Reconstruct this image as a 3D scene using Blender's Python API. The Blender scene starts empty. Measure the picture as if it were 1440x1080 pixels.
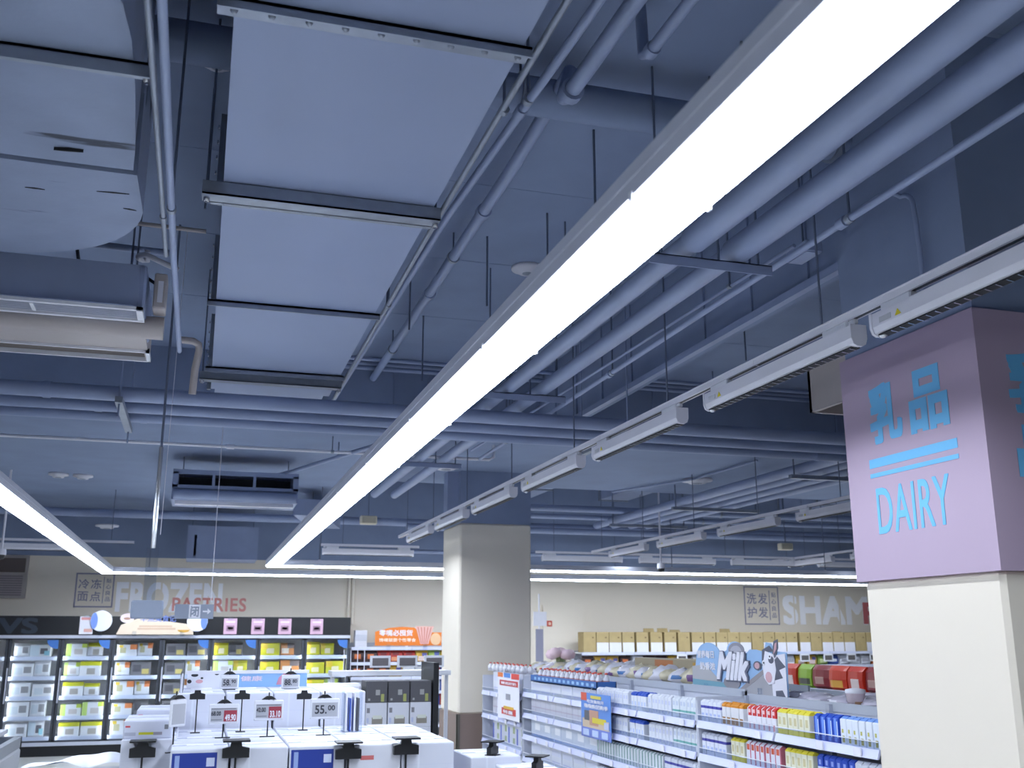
import bpy, bmesh, math, random
from mathutils import Vector, Matrix
random.seed(11)
SC = bpy.context.scene
COL = SC.collection
# ------------------------------------------------------------------ camera
FPX, PITCH, YAW, CAMZ = 1433.36, 0.242881, 0.29279, 1.7
cF = Vector((math.sin(YAW)*math.cos(PITCH), math.cos(YAW)*math.cos(PITCH), math.sin(PITCH)))
cR = Vector((math.cos(YAW), -math.sin(YAW), 0)); cU = cR.cross(cF)
cam = bpy.data.cameras.new('camera'); camo = bpy.data.objects.new('camera', cam); COL.objects.link(camo)
cam.sensor_width = 36; cam.lens = 36*FPX/1440; cam.clip_end = 100
camo.matrix_world = Matrix(((cR.x,cU.x,-cF.x,0),(cR.y,cU.y,-cF.y,0),(cR.z,cU.z,-cF.z,CAMZ),(0,0,0,1)))
cam.dof.use_dof = True; cam.dof.focus_distance = 5.2; cam.dof.aperture_fstop = 4.0
SC.camera = camo
# ------------------------------------------------------------------ world, exposure
w = bpy.data.worlds.new('world'); SC.world = w; w.use_nodes = True
w.node_tree.nodes['Background'].inputs[0].default_value = (0, 0, 0, 1)
w.node_tree.nodes['Background'].inputs[1].default_value = 0.0
SC.view_settings.view_transform = 'Standard'; SC.view_settings.look = 'None'
SC.view_settings.gamma = 1.0; SC.view_settings.use_curve_mapping = False
SC.view_settings.exposure = 0.36
LAMP = (0.80, 0.88, 1.0); LAMP_E = 20.0
SC.cycles.max_bounces = 7; SC.cycles.diffuse_bounces = 4; SC.cycles.caustics_reflective = False; SC.cycles.caustics_refractive = False
SC.cycles.sample_clamp_indirect = 6.0
# ------------------------------------------------------------------ materials
def lin(c):
    return tuple((v/255/12.92 if v/255 <= .04045 else ((v/255+.055)/1.055)**2.4) for v in c)
MATS = {}
def newmat(name):
    m = bpy.data.materials.new(name); m.use_nodes = True
    nt = m.node_tree; return m, nt, nt.nodes['Principled BSDF']
def paint(name, rgb, rough=.55, var=.06, scale=3.0, bump=.0, metal=0.0, stain=None):
    """plain coat of colour with faint mottling; stain = (rgb, amount, scale) for scuffs"""
    if name in MATS: return MATS[name]
    m, nt, b = newmat(name); c = lin(rgb); N = nt.nodes; L = nt.links
    b.inputs['Roughness'].default_value = rough; b.inputs['Metallic'].default_value = metal
    tc = N.new('ShaderNodeTexCoord')
    nz = N.new('ShaderNodeTexNoise'); nz.inputs['Scale'].default_value = scale; nz.inputs['Detail'].default_value = 5
    L.new(tc.outputs['Object'], nz.inputs['Vector'])
    r = N.new('ShaderNodeValToRGB'); r.color_ramp.elements[0].position = .3; r.color_ramp.elements[1].position = .7
    r.color_ramp.elements[0].color = tuple(v*(1-var) for v in c)+(1,); r.color_ramp.elements[1].color = tuple(min(1,v*(1+var)) for v in c)+(1,)
    L.new(nz.outputs['Fac'], r.inputs['Fac']); out = r.outputs['Color']
    if stain:
        n2 = N.new('ShaderNodeTexNoise'); n2.inputs['Scale'].default_value = stain[2]; n2.inputs['Detail'].default_value = 8
        mp = N.new('ShaderNodeMapping'); mp.inputs['Scale'].default_value = (.35, 2.2, 1)
        L.new(tc.outputs['Object'], mp.inputs['Vector']); L.new(mp.outputs['Vector'], n2.inputs['Vector'])
        r2 = N.new('ShaderNodeValToRGB'); r2.color_ramp.elements[0].position = stain[1]; r2.color_ramp.elements[1].position = stain[1]+.06
        L.new(n2.outputs['Fac'], r2.inputs['Fac'])
        mx = N.new('ShaderNodeMix'); mx.data_type = 'RGBA'; L.new(r2.outputs['Color'], mx.inputs['Factor'])
        L.new(out, mx.inputs['A']); mx.inputs['B'].default_value = lin(stain[0])+(1,); out = mx.outputs['Result']
    L.new(out, b.inputs['Base Color'])
    if bump:
        bp = N.new('ShaderNodeBump'); bp.inputs['Strength'].default_value = bump; bp.inputs['Distance'].default_value = .01
        n3 = N.new('ShaderNodeTexNoise'); n3.inputs['Scale'].default_value = scale*4; n3.inputs['Detail'].default_value = 6
        L.new(tc.outputs['Object'], n3.inputs['Vector']); L.new(n3.outputs['Fac'], bp.inputs['Height']); L.new(bp.outputs['Normal'], b.inputs['Normal'])
    MATS[name] = m; return m
def glow(name, rgb, e):
    if name in MATS: return MATS[name]
    m, nt, b = newmat(name); b.inputs['Base Color'].default_value = (.8,.8,.8,1)
    b.inputs['Emission Color'].default_value = tuple(rgb)+(1,); b.inputs['Emission Strength'].default_value = e
    MATS[name] = m; return m
def clear(name, tint=(1,1,1), refl=.12, rough=.02):
    """thin clear sheet: lets light straight through, reflects a little"""
    if name in MATS: return MATS[name]
    m, nt, b = newmat(name); N = nt.nodes; L = nt.links
    t = N.new('ShaderNodeBsdfTransparent'); t.inputs[0].default_value = tuple(tint)+(1,)
    g = N.new('ShaderNodeBsdfGlossy'); g.inputs['Roughness'].default_value = rough
    f = N.new('ShaderNodeLayerWeight'); f.inputs[0].default_value = .2
    pw = N.new('ShaderNodeMath'); pw.operation = 'POWER'; pw.inputs[1].default_value = 3.0; L.new(f.outputs['Facing'], pw.inputs[0])
    mu = N.new('ShaderNodeMath'); mu.operation = 'MULTIPLY_ADD'; mu.use_clamp = True; mu.inputs[1].default_value = .6; mu.inputs[2].default_value = refl*.3
    L.new(pw.outputs[0], mu.inputs[0])
    mx = N.new('ShaderNodeMixShader'); L.new(mu.outputs[0], mx.inputs[0]); L.new(t.outputs[0], mx.inputs[1]); L.new(g.outputs[0], mx.inputs[2])
    L.new(mx.outputs[0], N['Material Output'].inputs['Surface']); MATS[name] = m; return m
def pack(name, base, rects, rough=.35, speck=None):
    """printed packaging: coloured rectangles over a base colour in the object's own box (u across, v up), u = x+y mixed"""
    if name in MATS: return MATS[name]
    base = tuple(int(v*.95) for v in base); m, nt, b = newmat(name); N = nt.nodes; L = nt.links; b.inputs['Roughness'].default_value = rough
    tc = N.new('ShaderNodeTexCoord'); sp = N.new('ShaderNodeSeparateXYZ'); L.new(tc.outputs['Generated'], sp.inputs[0])
    out = None
    def cmp(sock, op, v):
        n = N.new('ShaderNodeMath'); n.operation = op; L.new(sock, n.inputs[0]); n.inputs[1].default_value = v; return n.outputs[0]
    def mul(a, c):
        n = N.new('ShaderNodeMath'); n.operation = 'MULTIPLY'; L.new(a, n.inputs[0]); L.new(c, n.inputs[1]); return n.outputs[0]
    rgb = N.new('ShaderNodeRGB'); rgb.outputs[0].default_value = lin(base)+(1,); out = rgb.outputs[0]
    for (u0,u1,v0,v1,c) in rects:
        k = None
        for ax, lo, hi in (('XY',u0,u1),('Z',v0,v1)):
            for a in ax:
                if lo > 0.001: q = cmp(sp.outputs[a],'GREATER_THAN',lo); k = q if k is None else mul(k,q)
                if hi < 0.999: q = cmp(sp.outputs[a],'LESS_THAN',hi); k = q if k is None else mul(k,q)
                if a == 'X': break
        mx = N.new('ShaderNodeMix'); mx.data_type = 'RGBA'
        if k is None: mx.inputs['Factor'].default_value = 1
        else: L.new(k, mx.inputs['Factor'])
        L.new(out, mx.inputs['A']); mx.inputs['B'].default_value = lin(c)+(1,); out = mx.outputs['Result']
    if speck:
        vz = N.new('ShaderNodeTexVoronoi'); vz.inputs['Scale'].default_value = speck[1]; L.new(tc.outputs['Object'], vz.inputs['Vector'])
        k = cmp(vz.outputs['Distance'],'LESS_THAN',speck[2])
        mx = N.new('ShaderNodeMix'); mx.data_type = 'RGBA'; L.new(k, mx.inputs['Factor']); L.new(out, mx.inputs['A']); mx.inputs['B'].default_value = lin(speck[0])+(1,); out = mx.outputs['Result']
    L.new(out, b.inputs['Base Color']); MATS[name] = m; return m
def packx(name, base, rects, rough=.35):   # print laid out along y (things that face the aisle) instead of x
    m = pack(name, base, [], rough)
    nt = m.node_tree; N = nt.nodes; L = nt.links; b = N['Principled BSDF']
    if m.get('done'): return m
    m['done'] = 1
    sp = [n for n in N if n.type == 'SEPXYZ'][0]; out = [n for n in N if n.type == 'RGB'][0].outputs[0]
    for (u0,u1,v0,v1,c) in rects:
        k = None
        for a, lo, hi in (('Y',u0,u1),('Z',v0,v1)):
            for op, v in (('GREATER_THAN',lo),('LESS_THAN',hi)):
                if .001 < v < .999:
                    n = N.new('ShaderNodeMath'); n.operation = op; L.new(sp.outputs[a], n.inputs[0]); n.inputs[1].default_value = v
                    if k is None: k = n.outputs[0]
                    else:
                        q = N.new('ShaderNodeMath'); q.operation = 'MULTIPLY'; L.new(k, q.inputs[0]); L.new(n.outputs[0], q.inputs[1]); k = q.outputs[0]
        mx = N.new('ShaderNodeMix'); mx.data_type = 'RGBA'
        if k is None: mx.inputs['Factor'].default_value = 1
        else: L.new(k, mx.inputs['Factor'])
        L.new(out, mx.inputs['A']); mx.inputs['B'].default_value = lin(c)+(1,); out = mx.outputs['Result']
    L.new(out, b.inputs['Base Color']); return m
M = {}
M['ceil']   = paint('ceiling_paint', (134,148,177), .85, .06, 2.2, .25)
M['duct']   = paint('duct_grey', (150,163,194), .5, .03, 1.2)
M['insul']  = paint('insulation_wrap', (140,152,178), .6, .08, 3, .35, stain=((52,60,76), .635, 4))
M['pipe']   = paint('pipe_paint', (146,159,190), .45, .05, 4)
M['pipedk'] = M['pipe']
M['galv']   = paint('galvanised', (150,158,172), .4, .08, 14, metal=.55)
M['steel']  = paint('bright_steel', (205,208,215), .25, .03, 8, metal=.9)
M['rod']    = paint('threaded_rod', (110,120,142), .5, .05, 20, metal=.4)
M['alu']    = paint('aluminium', (196,200,214), .45, .03, 9)
M['white']  = paint('white_enamel', (226,228,236), .35, .02, 6)
M['lampw']  = paint('lamp_white', (222,222,232), .35, .02, 6)
M['cream']  = paint('cream_wall', (230,221,206), .7, .015, 1.5)
M['taupe']  = paint('taupe_paint', (136,118,110), .6, .03, 2)
M['mauve']  = paint('mauve_paint', (182,163,184), .6, .02, 1.5)
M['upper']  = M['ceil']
M['filter'] = paint('filter_mesh', (84,88,96), .8, .05, 20)
M['black']  = paint('black_plastic', (26,28,33), .4, .05, 5)
M['dark']   = paint('dark_cavity', (30,32,38), .7, .1, 5)
M['beige']  = paint('beige_sheet', (180,172,170), .5, .04, 4)
M['sky']    = paint('sky_blue_vinyl', (112,190,236), .5, .01, 4)
M['wvin']   = paint('white_vinyl', (250,250,255), .5, .01, 4)
M['rvin']   = paint('red_vinyl', (214,142,136), .5, .02, 4)
M['gvin']   = paint('grey_vinyl', (140,138,160), .5, .02, 4)
M['kraft']  = paint('kraft_card', (178,158,112), .8, .06, 9)
M['paper']  = paint('white_paper', (228,228,237), .7, .02, 9)
M['led']    = glow('led_diffuser', LAMP, LAMP_E)
M['glass']  = clear('door_glass', (.97,.99,1), .10)
M['acryl']  = clear('acrylic', (.86,.90,.96), .35, .08)
# ------------------------------------------------------------------ geometry helpers
class MB:
    def __init__(s): s.v = []; s.f = []; s.mi = []; s.cur = 0; s.sm = []
    def add(s, vs, fs, smooth=False):
        o = len(s.v); s.v += [tuple(v) for v in vs]
        for f in fs: s.f.append([i+o for i in f]); s.mi.append(s.cur); s.sm.append(smooth)
        return s
    def box(s, x0, x1, y0, y1, z0, z1, c=0.0):
        if c <= 0:
            vs = [(x,y,z) for z in (z0,z1) for (x,y) in ((x0,y0),(x1,y0),(x1,y1),(x0,y1))]
            return s.add(vs, [(0,3,2,1),(4,5,6,7),(0,1,5,4),(1,2,6,5),(2,3,7,6),(3,0,4,7)])
        def ring(z, i):   # chamfered box
            return [(x0+c+i,y0+i,z),(x1-c-i,y0+i,z),(x1-i,y0+c+i,z),(x1-i,y1-c-i,z),(x1-c-i,y1-i,z),(x0+c+i,y1-i,z),(x0+i,y1-c-i,z),(x0+i,y0+c+i,z)]
        vs = ring(z0,c*.7)+ring(z0+c,0)+ring(z1-c,0)+ring(z1,c*.7); fs = [tuple(range(7,-1,-1)), tuple(range(24,32))]
        for k in range(3):
            for i in range(8): j = (i+1)%8; fs.append((k*8+i,k*8+j,k*8+8+j,k*8+8+i))
        return s.add(vs, fs)
    def tube(s, pts, r, n=10, cap=True, radii=None):
        pts = [Vector(p) for p in pts]; vs = []; fs = []; up = None
        for i, p in enumerate(pts):
            a = pts[max(0,i-1)]; b = pts[min(len(pts)-1,i+1)]; t = (b-a).normalized()
            if up is None: up = Vector((0,0,1)) if abs(t.z) < .9 else Vector((1,0,0))
            x = up.cross(t); 
            if x.length < 1e-5: x = Vector((0,1,0)).cross(t)
            x.normalize(); y = t.cross(x); up = y
            rr = radii[i] if radii else r
            vs += [p+x*rr*math.cos(2*math.pi*k/n)+y*rr*math.sin(2*math.pi*k/n) for k in range(n)]
        for i in range(len(pts)-1):
            for k in range(n): fs.append((i*n+k,i*n+(k+1)%n,i*n+n+(k+1)%n,i*n+n+k))
        s.add(vs, fs, True)
        if cap: s.add(vs[:n], [tuple(range(n-1,-1,-1))]); s.add(vs[-n:], [tuple(range(n))])
        return s
    def lathe(s, c, prof, n=16, axis='z'):
        vs = []; fs = []
        for (r,h) in prof:
            for k in range(n):
                a = 2*math.pi*k/n; p = (r*math.cos(a), r*math.sin(a), h)
                if axis == 'y': p = (p[0], p[2], p[1])
                if axis == 'x': p = (p[2], p[0], p[1])
                vs.append((c[0]+p[0], c[1]+p[1], c[2]+p[2]))
        for i in range(len(prof)-1):
            for k in range(n): fs.append((i*n+k,i*n+(k+1)%n,i*n+n+(k+1)%n,i*n+n+k))
        return s.add(vs, fs, True)
    def prism(s, poly, a, b, O=(0,0,0), U=(1,0,0), V=(0,1,0)):
        """polygon in the U,V plane, extruded along UxV from a to b"""
        O = Vector(O); U = Vector(U); V = Vector(V); W = U.cross(V); n = len(poly)
        vs = [O+U*p[0]+V*p[1]+W*a for p in poly]+[O+U*p[0]+V*p[1]+W*b for p in poly]
        fs = [tuple(range(n-1,-1,-1)), tuple(range(n,2*n))]+[(i,(i+1)%n,n+(i+1)%n,n+i) for i in range(n)]
        return s.add(vs, fs)
    def mesh(s, name, mats):
        me = bpy.data.meshes.new(name); me.from_pydata(s.v, [], s.f)
        for m in (mats if isinstance(mats,(list,tuple)) else [mats]): me.materials.append(m)
        me.polygons.foreach_set('material_index', s.mi); me.polygons.foreach_set('use_smooth', s.sm)
        bm = bmesh.new(); bm.from_mesh(me); bmesh.ops.recalc_face_normals(bm, faces=bm.faces); bm.to_mesh(me); bm.free()
        me.update(); return me
    def build(s, name, mats, parent=None, loc=None):
        o = bpy.data.objects.new(name, s.mesh(name, mats)); COL.objects.link(o)
        if loc: o.location = loc
        if parent is not None: o.parent = parent
        return o
def inst(name, mesh, parent=None, loc=(0,0,0), rz=0.0, rot=None, scale=None):
    o = bpy.data.objects.new(name, mesh); COL.objects.link(o); o.location = loc
    o.rotation_euler = rot if rot else (0,0,rz)
    if scale: o.scale = scale
    if parent is not None: o.parent = parent
    return o
def tag(o, label, cat, group=None, kind=None):
    o['label'] = label; o['category'] = cat
    if group: o['group'] = group
    if kind: o['kind'] = kind
    return o
def struct(o, label=None):
    o['kind'] = 'structure'
    if label: o['label'] = label
    return o
def thing(name, label, cat, group=None, loc=(0,0,0), rz=0.0, kind=None):
    o = bpy.data.objects.new(name, None); COL.objects.link(o); o.location = loc; o.rotation_euler = (0,0,rz); o.empty_display_size = .1
    return tag(o, label, cat, group, kind)
def copytree(o, parent=None):
    c = o.copy(); COL.objects.link(c); c.parent = parent
    for ch in list(o.children): copytree(ch, c)
    return c
def arc(c, r, a0, a1, n, U=(1,0,0), V=(0,1,0)):
    c = Vector(c); U = Vector(U); V = Vector(V)
    return [c+U*r*math.cos(a0+(a1-a0)*i/n)+V*r*math.sin(a0+(a1-a0)*i/n) for i in range(n+1)]
def oval(cx, cy, rx, ry, n=20, a0=0, a1=2*math.pi): return [(cx+rx*math.cos(a0+(a1-a0)*i/n), cy+ry*math.sin(a0+(a1-a0)*i/n)) for i in range(n if a1-a0 > 6.2 else n+1)]
def text(body, O, U, V, wid, hei, mat, name='lettering', parent=None, bold=.0, thick=.002, shear=0, spacing=1.0, line=1.0, align='LEFT'):
    """lettering scaled to wid x hei with its lower left corner at O; U across, V up"""
    shift = bold; cu = bpy.data.curves.new('t', 'FONT'); cu.body = body;  cu.shear = shear; cu.space_character = spacing; cu.space_line = line; cu.align_x = align
    cu.resolution_u = 4
    to = bpy.data.objects.new('t', cu); COL.objects.link(to); bpy.context.view_layer.update()
    me = bpy.data.meshes.new_from_object(to.evaluated_get(bpy.context.evaluated_depsgraph_get()))
    bpy.data.objects.remove(to); bpy.data.curves.remove(cu)
    xs = [v.co.x for v in me.vertices]; ys = [v.co.y for v in me.vertices]
    x0, x1, y0, y1 = min(xs), max(xs), min(ys), max(ys); U = Vector(U); V = Vector(V); W = U.cross(V); O = Vector(O)
    me.polygons.foreach_set('use_smooth', [False]*len(me.polygons))
    wx0, wx1 = x0-shift, x1+shift; wy0, wy1 = y0-shift, y1+shift
    x0, x1, y0, y1 = wx0, wx1, wy0, wy1
    for v in me.vertices: v.co = O+U*((v.co.x-x0)/(x1-x0)*wid)+V*((v.co.y-y0)/(y1-y0)*hei)
    bm = bmesh.new(); bm.from_mesh(me)
    r = bmesh.ops.extrude_face_region(bm, geom=bm.faces[:])
    bmesh.ops.translate(bm, vec=W*thick, verts=[e for e in r['geom'] if isinstance(e, bmesh.types.BMVert)])
    if shift > 0:   # heavier strokes: the same outline laid down again a stroke-width aside
        base = bm.copy(); src = bpy.data.meshes.new('s'); base.to_mesh(src); base.free(); kx = shift/(x1-x0)*wid; ky = shift/(y1-y0)*hei
        for q, (dx, dy) in enumerate(((-1,-1),(1,1),(-1,1),(1,-1),(-1,0),(1,0),(0,1),(0,-1))):
            n0 = len(bm.verts); bm.from_mesh(src); bm.verts.ensure_lookup_table()
            for v in bm.verts[n0:]: v.co += U*(dx*kx)+V*(dy*ky)+W*(-thick*.04*(q+1))
        bpy.data.meshes.remove(src)
    bmesh.ops.recalc_face_normals(bm, faces=bm.faces); bm.to_mesh(me); bm.free()
    me.polygons.foreach_set('use_smooth', [False]*len(me.polygons)); me.materials.clear(); me.materials.append(mat); me.name = name
    o = bpy.data.objects.new(name, me); COL.objects.link(o)
    if parent is not None: o.parent = parent
    return o
X_, Y_, Z_ = Vector((1,0,0)), Vector((0,1,0)), Vector((0,0,1))
def loc_in(parent, p): return Vector(p)-parent.location
# ================================================================== the setting
SLAB = 4.4; LOW = 3.68; WALLY = 17.85
f = struct(MB().box(-14,16,-7,18,-.1,0).build('floor', paint('floor_tile', (204,204,200), .3, .04, 1.2)), 'pale polished floor of the shop')
ceil = struct(MB().box(-14,16,-7,18,SLAB,SLAB+.2).build('ceiling', M['ceil']), 'blue-grey painted concrete ceiling slab')
# board marks and shallow ribs of the cast slab
for i, yy in enumerate((1.9, 3.35, 5.6, 6.9, 8.3)):
    MB().box(-8,10,yy,yy+.006,SLAB-.002,SLAB+.01).build('formwork_seam', M['ceil'], ceil)
b = struct(MB().box(-14,16,9.95,13.2,LOW,SLAB+.05).build('beam', M['ceil']), 'wide dropped concrete band crossing the shop ceiling')
for xx in (-5.5,-3.2,.55,1.75,2.1,4.6,6.9): MB().box(xx,xx+.025,9.935,9.95,LOW,SLAB).build('panel_joint', M['ceil'], b)
struct(MB().box(-14,2.0,13.2,17.85,LOW,SLAB+.05).build('beam', M['ceil']), 'dropped ceiling panel running back to the freezer wall')
yb = struct(MB().box(3.3,3.37,4.29,9.95,LOW,SLAB+.05).build('beam', M['upper']), 'grey downstand beam running back from the dairy column')
MB().box(3.26,3.31,4.29,9.95,LOW-.012,LOW+.035).build('edge_angle', M['pipe'], yb)
for yy in (4.9,5.55,6.2,6.85,7.5,8.15,8.8,9.4): MB().box(3.285,3.30,yy,yy+.07,LOW+.03,SLAB).build('stiffener', M['ceil'], yb)
struct(MB().box(3.5,3.9,-7,3.385,LOW+.2,SLAB+.05).build('beam', M['upper']), 'grey downstand beam on the near side of the dairy column')
# far wall, cream below and grey above
wb = struct(MB().box(-14,16,WALLY,WALLY+.2,0,2.95).build('wall_back', M['cream']), 'cream painted wall behind the freezers')
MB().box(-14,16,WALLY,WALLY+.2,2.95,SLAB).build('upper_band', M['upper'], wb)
for xx, zz0, zz1 in ((2.43,0,2.95),(2.50,0,2.95)): MB().tube([(xx+.03,WALLY-.04,1.9),(xx+.03,WALLY-.04,2.95)], .03, 8).build('wall_pipe', M['cream'], wb)
MB().box(6.0,6.75,WALLY-.03,WALLY,0,2.2).box(5.95,6.0,WALLY-.05,WALLY,0,2.25).build('door_leaf', M['cream'], wb)
struct(MB().box(-14.2,-14,-7,18,0,SLAB).build('wall_left', M['cream']), 'cream side wall of the shop past the freezers')
struct(MB().box(-14,16,-7.2,-7,0,SLAB).build('wall_front', M['cream']), 'cream wall closing the shop behind the viewer')
struct(MB().box(16,16.2,-7,18,0,SLAB).build('wall_right', M['cream']), 'cream side wall of the shop past the gondolas')
# columns ------------------------------------------------------------
def column(x, y, wd, lo, mid, label):
    c = bpy.data.objects.new('column', None); COL.objects.link(c); c.location = (x,y,0); struct(c, label)
    return c
col = column(3.06,3.385,.905,0,0,'square column with mauve upper half lettered for dairy')
cb = .02
MB().box(0,.905,0,.905,0,.82,cb).build('taupe_base', M['taupe'], col)
MB().box(.002,.903,.002,.903,.82,1.96,cb).build('cream_shaft', M['cream'], col)
MB().box(-.022,.927,-.022,.927,1.955,3.05).build('mauve_cladding', M['mauve'], col)
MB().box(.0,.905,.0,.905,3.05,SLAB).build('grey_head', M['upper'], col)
colb = column(2.98,12.06,.9,0,0,'square cream column with taupe base beside the dairy gondola')
MB().box(-.012,.912,-.012,.912,0,.825).build('taupe_base', M['taupe'], colb)
MB().box(0,.9,0,.9,.825,3.04,cb).build('cream_shaft', M['cream'], colb)
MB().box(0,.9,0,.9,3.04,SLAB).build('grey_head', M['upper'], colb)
MB().box(-.02,-.012,-.02,.02,0,.825).box(-.02,.02,-.02,-.012,0,.825).build('corner_guard', paint('guard', (96,92,84), .4, .03), colb)
MB().box(-.14,.0,.1,.3,3.1,SLAB).build('riser_box', M['pipe'], colb)
# lettering on the dairy column: aisle face (normal -x) reads along -y
sg = thing('column_sign', 'sky blue dairy lettering in two scripts on the mauve column', 'sign', loc=(3.038,4.29,2.0))
def onface(y, z, d=0): return Vector((-d, y-4.29, z-2.0))
text('乳', onface(4.105,2.585), -Y_, Z_, .235, .285, M['sky'], 'lettering', sg, bold=.034)
text('品', onface(3.815,2.585), -Y_, Z_, .255, .285, M['sky'], 'lettering', sg, bold=.036)
MB().box(-.002,.002,3.53-4.29,4.135-4.29,.478,.52).build('underline', M['sky'], sg)
MB().box(-.002,.002,3.53-4.29,4.135-4.29,.432,.452).build('underline', M['sky'], sg)
text('DAIRY', onface(4.105,2.165), -Y_, Z_, .50, .215, M['sky'], 'lettering', sg, bold=.008, spacing=1.06)
sg2 = thing('column_sign', 'sky blue characters set one above the other on the mauve column front', 'sign', loc=(3.18,3.363,2.0))
text('乳', (0,0,.605), X_, Z_, .24, .265, M['sky'], 'lettering', sg2, bold=.032)
text('品', (.005,0,.335), X_, Z_, .24, .22, M['sky'], 'lettering', sg2, bold=.036)

# ================================================================== strip lights
def strip(path, label, z=2.6, w_=.155, rods=True):
    """aluminium channel with a glowing diffuser, hung on rods; path = list of (x,y) corner centres"""
    t = thing('linear_light', label, 'light', 'linear strip lights', loc=(path[0][0],path[0][1],z)); o = t.location.copy()
    h = w_/2
    for i in range(len(path)-1):
        (ax,ay),(bx,by) = path[i],path[i+1]
        L = math.hypot(bx-ax,by-ay); ux,uy = (bx-ax)/L,(by-ay)/L; n = max(1,round(L/1.2)); e0 = -h if i else 0
        for k in range(n):
            s0 = L*k/n if k else e0; s1 = L*(k+1)/n if k < n-1 else L+h
            xs = sorted((ax+ux*s0+abs(uy)*-h, ax+ux*s1+abs(uy)*h)); ys = sorted((ay+uy*s0-abs(ux)*h, ay+uy*s1+abs(ux)*h))
            b = MB().box(xs[0]-o.x-abs(uy)*.012,xs[1]-o.x+abs(uy)*.012,ys[0]-o.y-abs(ux)*.012,ys[1]-o.y+abs(ux)*.012,.012,.085)
            b.box(xs[0]-o.x-abs(uy)*.016,xs[1]-o.x+abs(uy)*.016,ys[0]-o.y-abs(ux)*.016,ys[1]-o.y+abs(ux)*.016,.05,.058)
            hs = b.build('housing', M['alu'], t)
            MB().box(xs[0]-o.x,xs[1]-o.x,ys[0]-o.y,ys[1]-o.y,-.004,.013).build('diffuser', M['led'], t)
            cx, cy = ax+ux*(s1 if k < n-1 else L)-o.x, ay+uy*(s1 if k < n-1 else L)-o.y
            for sgn in (-1,1):
                px_, py_ = cx+sgn*abs(uy)*(h+.014), cy+sgn*abs(ux)*(h+.014)
                MB().box(px_-.003,px_+.003,py_-.008,py_+.008,.0,.02).build('joint_clip', M['white'], t)
            if rods and k % 2 == 0 and (ay > -2 or i):
                rx, ry = ax+ux*(s0+s1)/2-o.x, ay+uy*(s0+s1)/2-o.y
                gx, gy = rx+o.x, ry+o.y; top = (LOW if (9.95 < gy < 13.2 or (gy >= 13.2 and gx < 2)) else SLAB)-z
                MB().tube([(rx,ry,.08),(rx,ry,top)], .006, 6).build('hanger_rod', M['rod'], t)
                MB().lathe((rx,ry,.085), [(.004,.02),(.016,.018),(.018,0)], 8).build('rod_nut', M['lampw'], t)
    return t
strip([(.915,-3),(.915,13.98),(9.9,13.98)], 'long glowing strip light turning across in front of the cream column')
strip([(-1.3,-3),(-1.3,16.15),(12.2,16.15)], 'glowing strip light turning along above the upright freezers')
# ================================================================== track lamps
LAMPPROF = [(-.034,.035),(-.034,-.02),(-.026,-.042),(-.012,-.05),(.012,-.05),(.026,-.042),(.034,-.02),(.034,.035)]
def lamp_proto(ln, watts):
    """one linear track lamp along +y, origin at its near end; returns its part meshes"""
    P = []
    P.append(('lamp_body', MB().prism(LAMPPROF, -(ln-.012), -.012, (0,0,0), X_, Z_).mesh('lamp_body', M['lampw'])))
    for yy in (0, ln-.014):
        P.append(('end_cap', MB().prism([(p[0]*1.1,p[1]*1.07) for p in LAMPPROF], -(yy+.014), -yy, (0,0,0), X_, Z_).mesh('end_cap', M['lampw'])))
    for yy in (.05, ln-.23):
        P.append(('track_adapter', MB().box(-.02,.02,yy,yy+.18,.03,.068,.006).mesh('track_adapter', M['white'])))
    P.append(('adapter_latch', MB().box(-.012,.012,.012,.05,.045,.066,.004).mesh('adapter_latch', M['white'])))
    P.append(('louvre', MB().box(-.022,.022,.03,ln-.03,-.0535,-.0495).mesh('louvre', M['dark'])))
    cell = MB()
    for q in range(int((ln-.08)/.05)): cell.prism([(-.02,.04+q*.05),(.02,.05+q*.05),(.02,.056+q*.05),(-.02,.046+q*.05)], -.0565, -.053)
    P.append(('louvre_blades', cell.mesh('louvre_blades', M['steel'])))
    P.append(('end_lens', MB().lathe((0,ln-.03,-.05), [(.0,-.014),(.012,-.011),(.02,0)], 10).mesh('end_lens', M['steel'])))
    P.append(('rating_label', MB().box(-.0362,-.034,ln-.13,ln-.06,-.012,.010).mesh('rating_label', paint('label_grey',(190,192,200),.5))))
    P.append(('warning_mark', MB().prism([(ln-.19,-.012),(ln-.155,-.012),(ln-.172,.012)], -.0362, -.034, (0,0,0), Y_, Z_).mesh('warning_mark', paint('warning_yellow',(224,206,40),.5))))
    return P
def part_of(l, nm, me):
    o = inst(nm, me, l)
    if nm == 'louvre_blades': o['kind'] = 'stuff'
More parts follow.
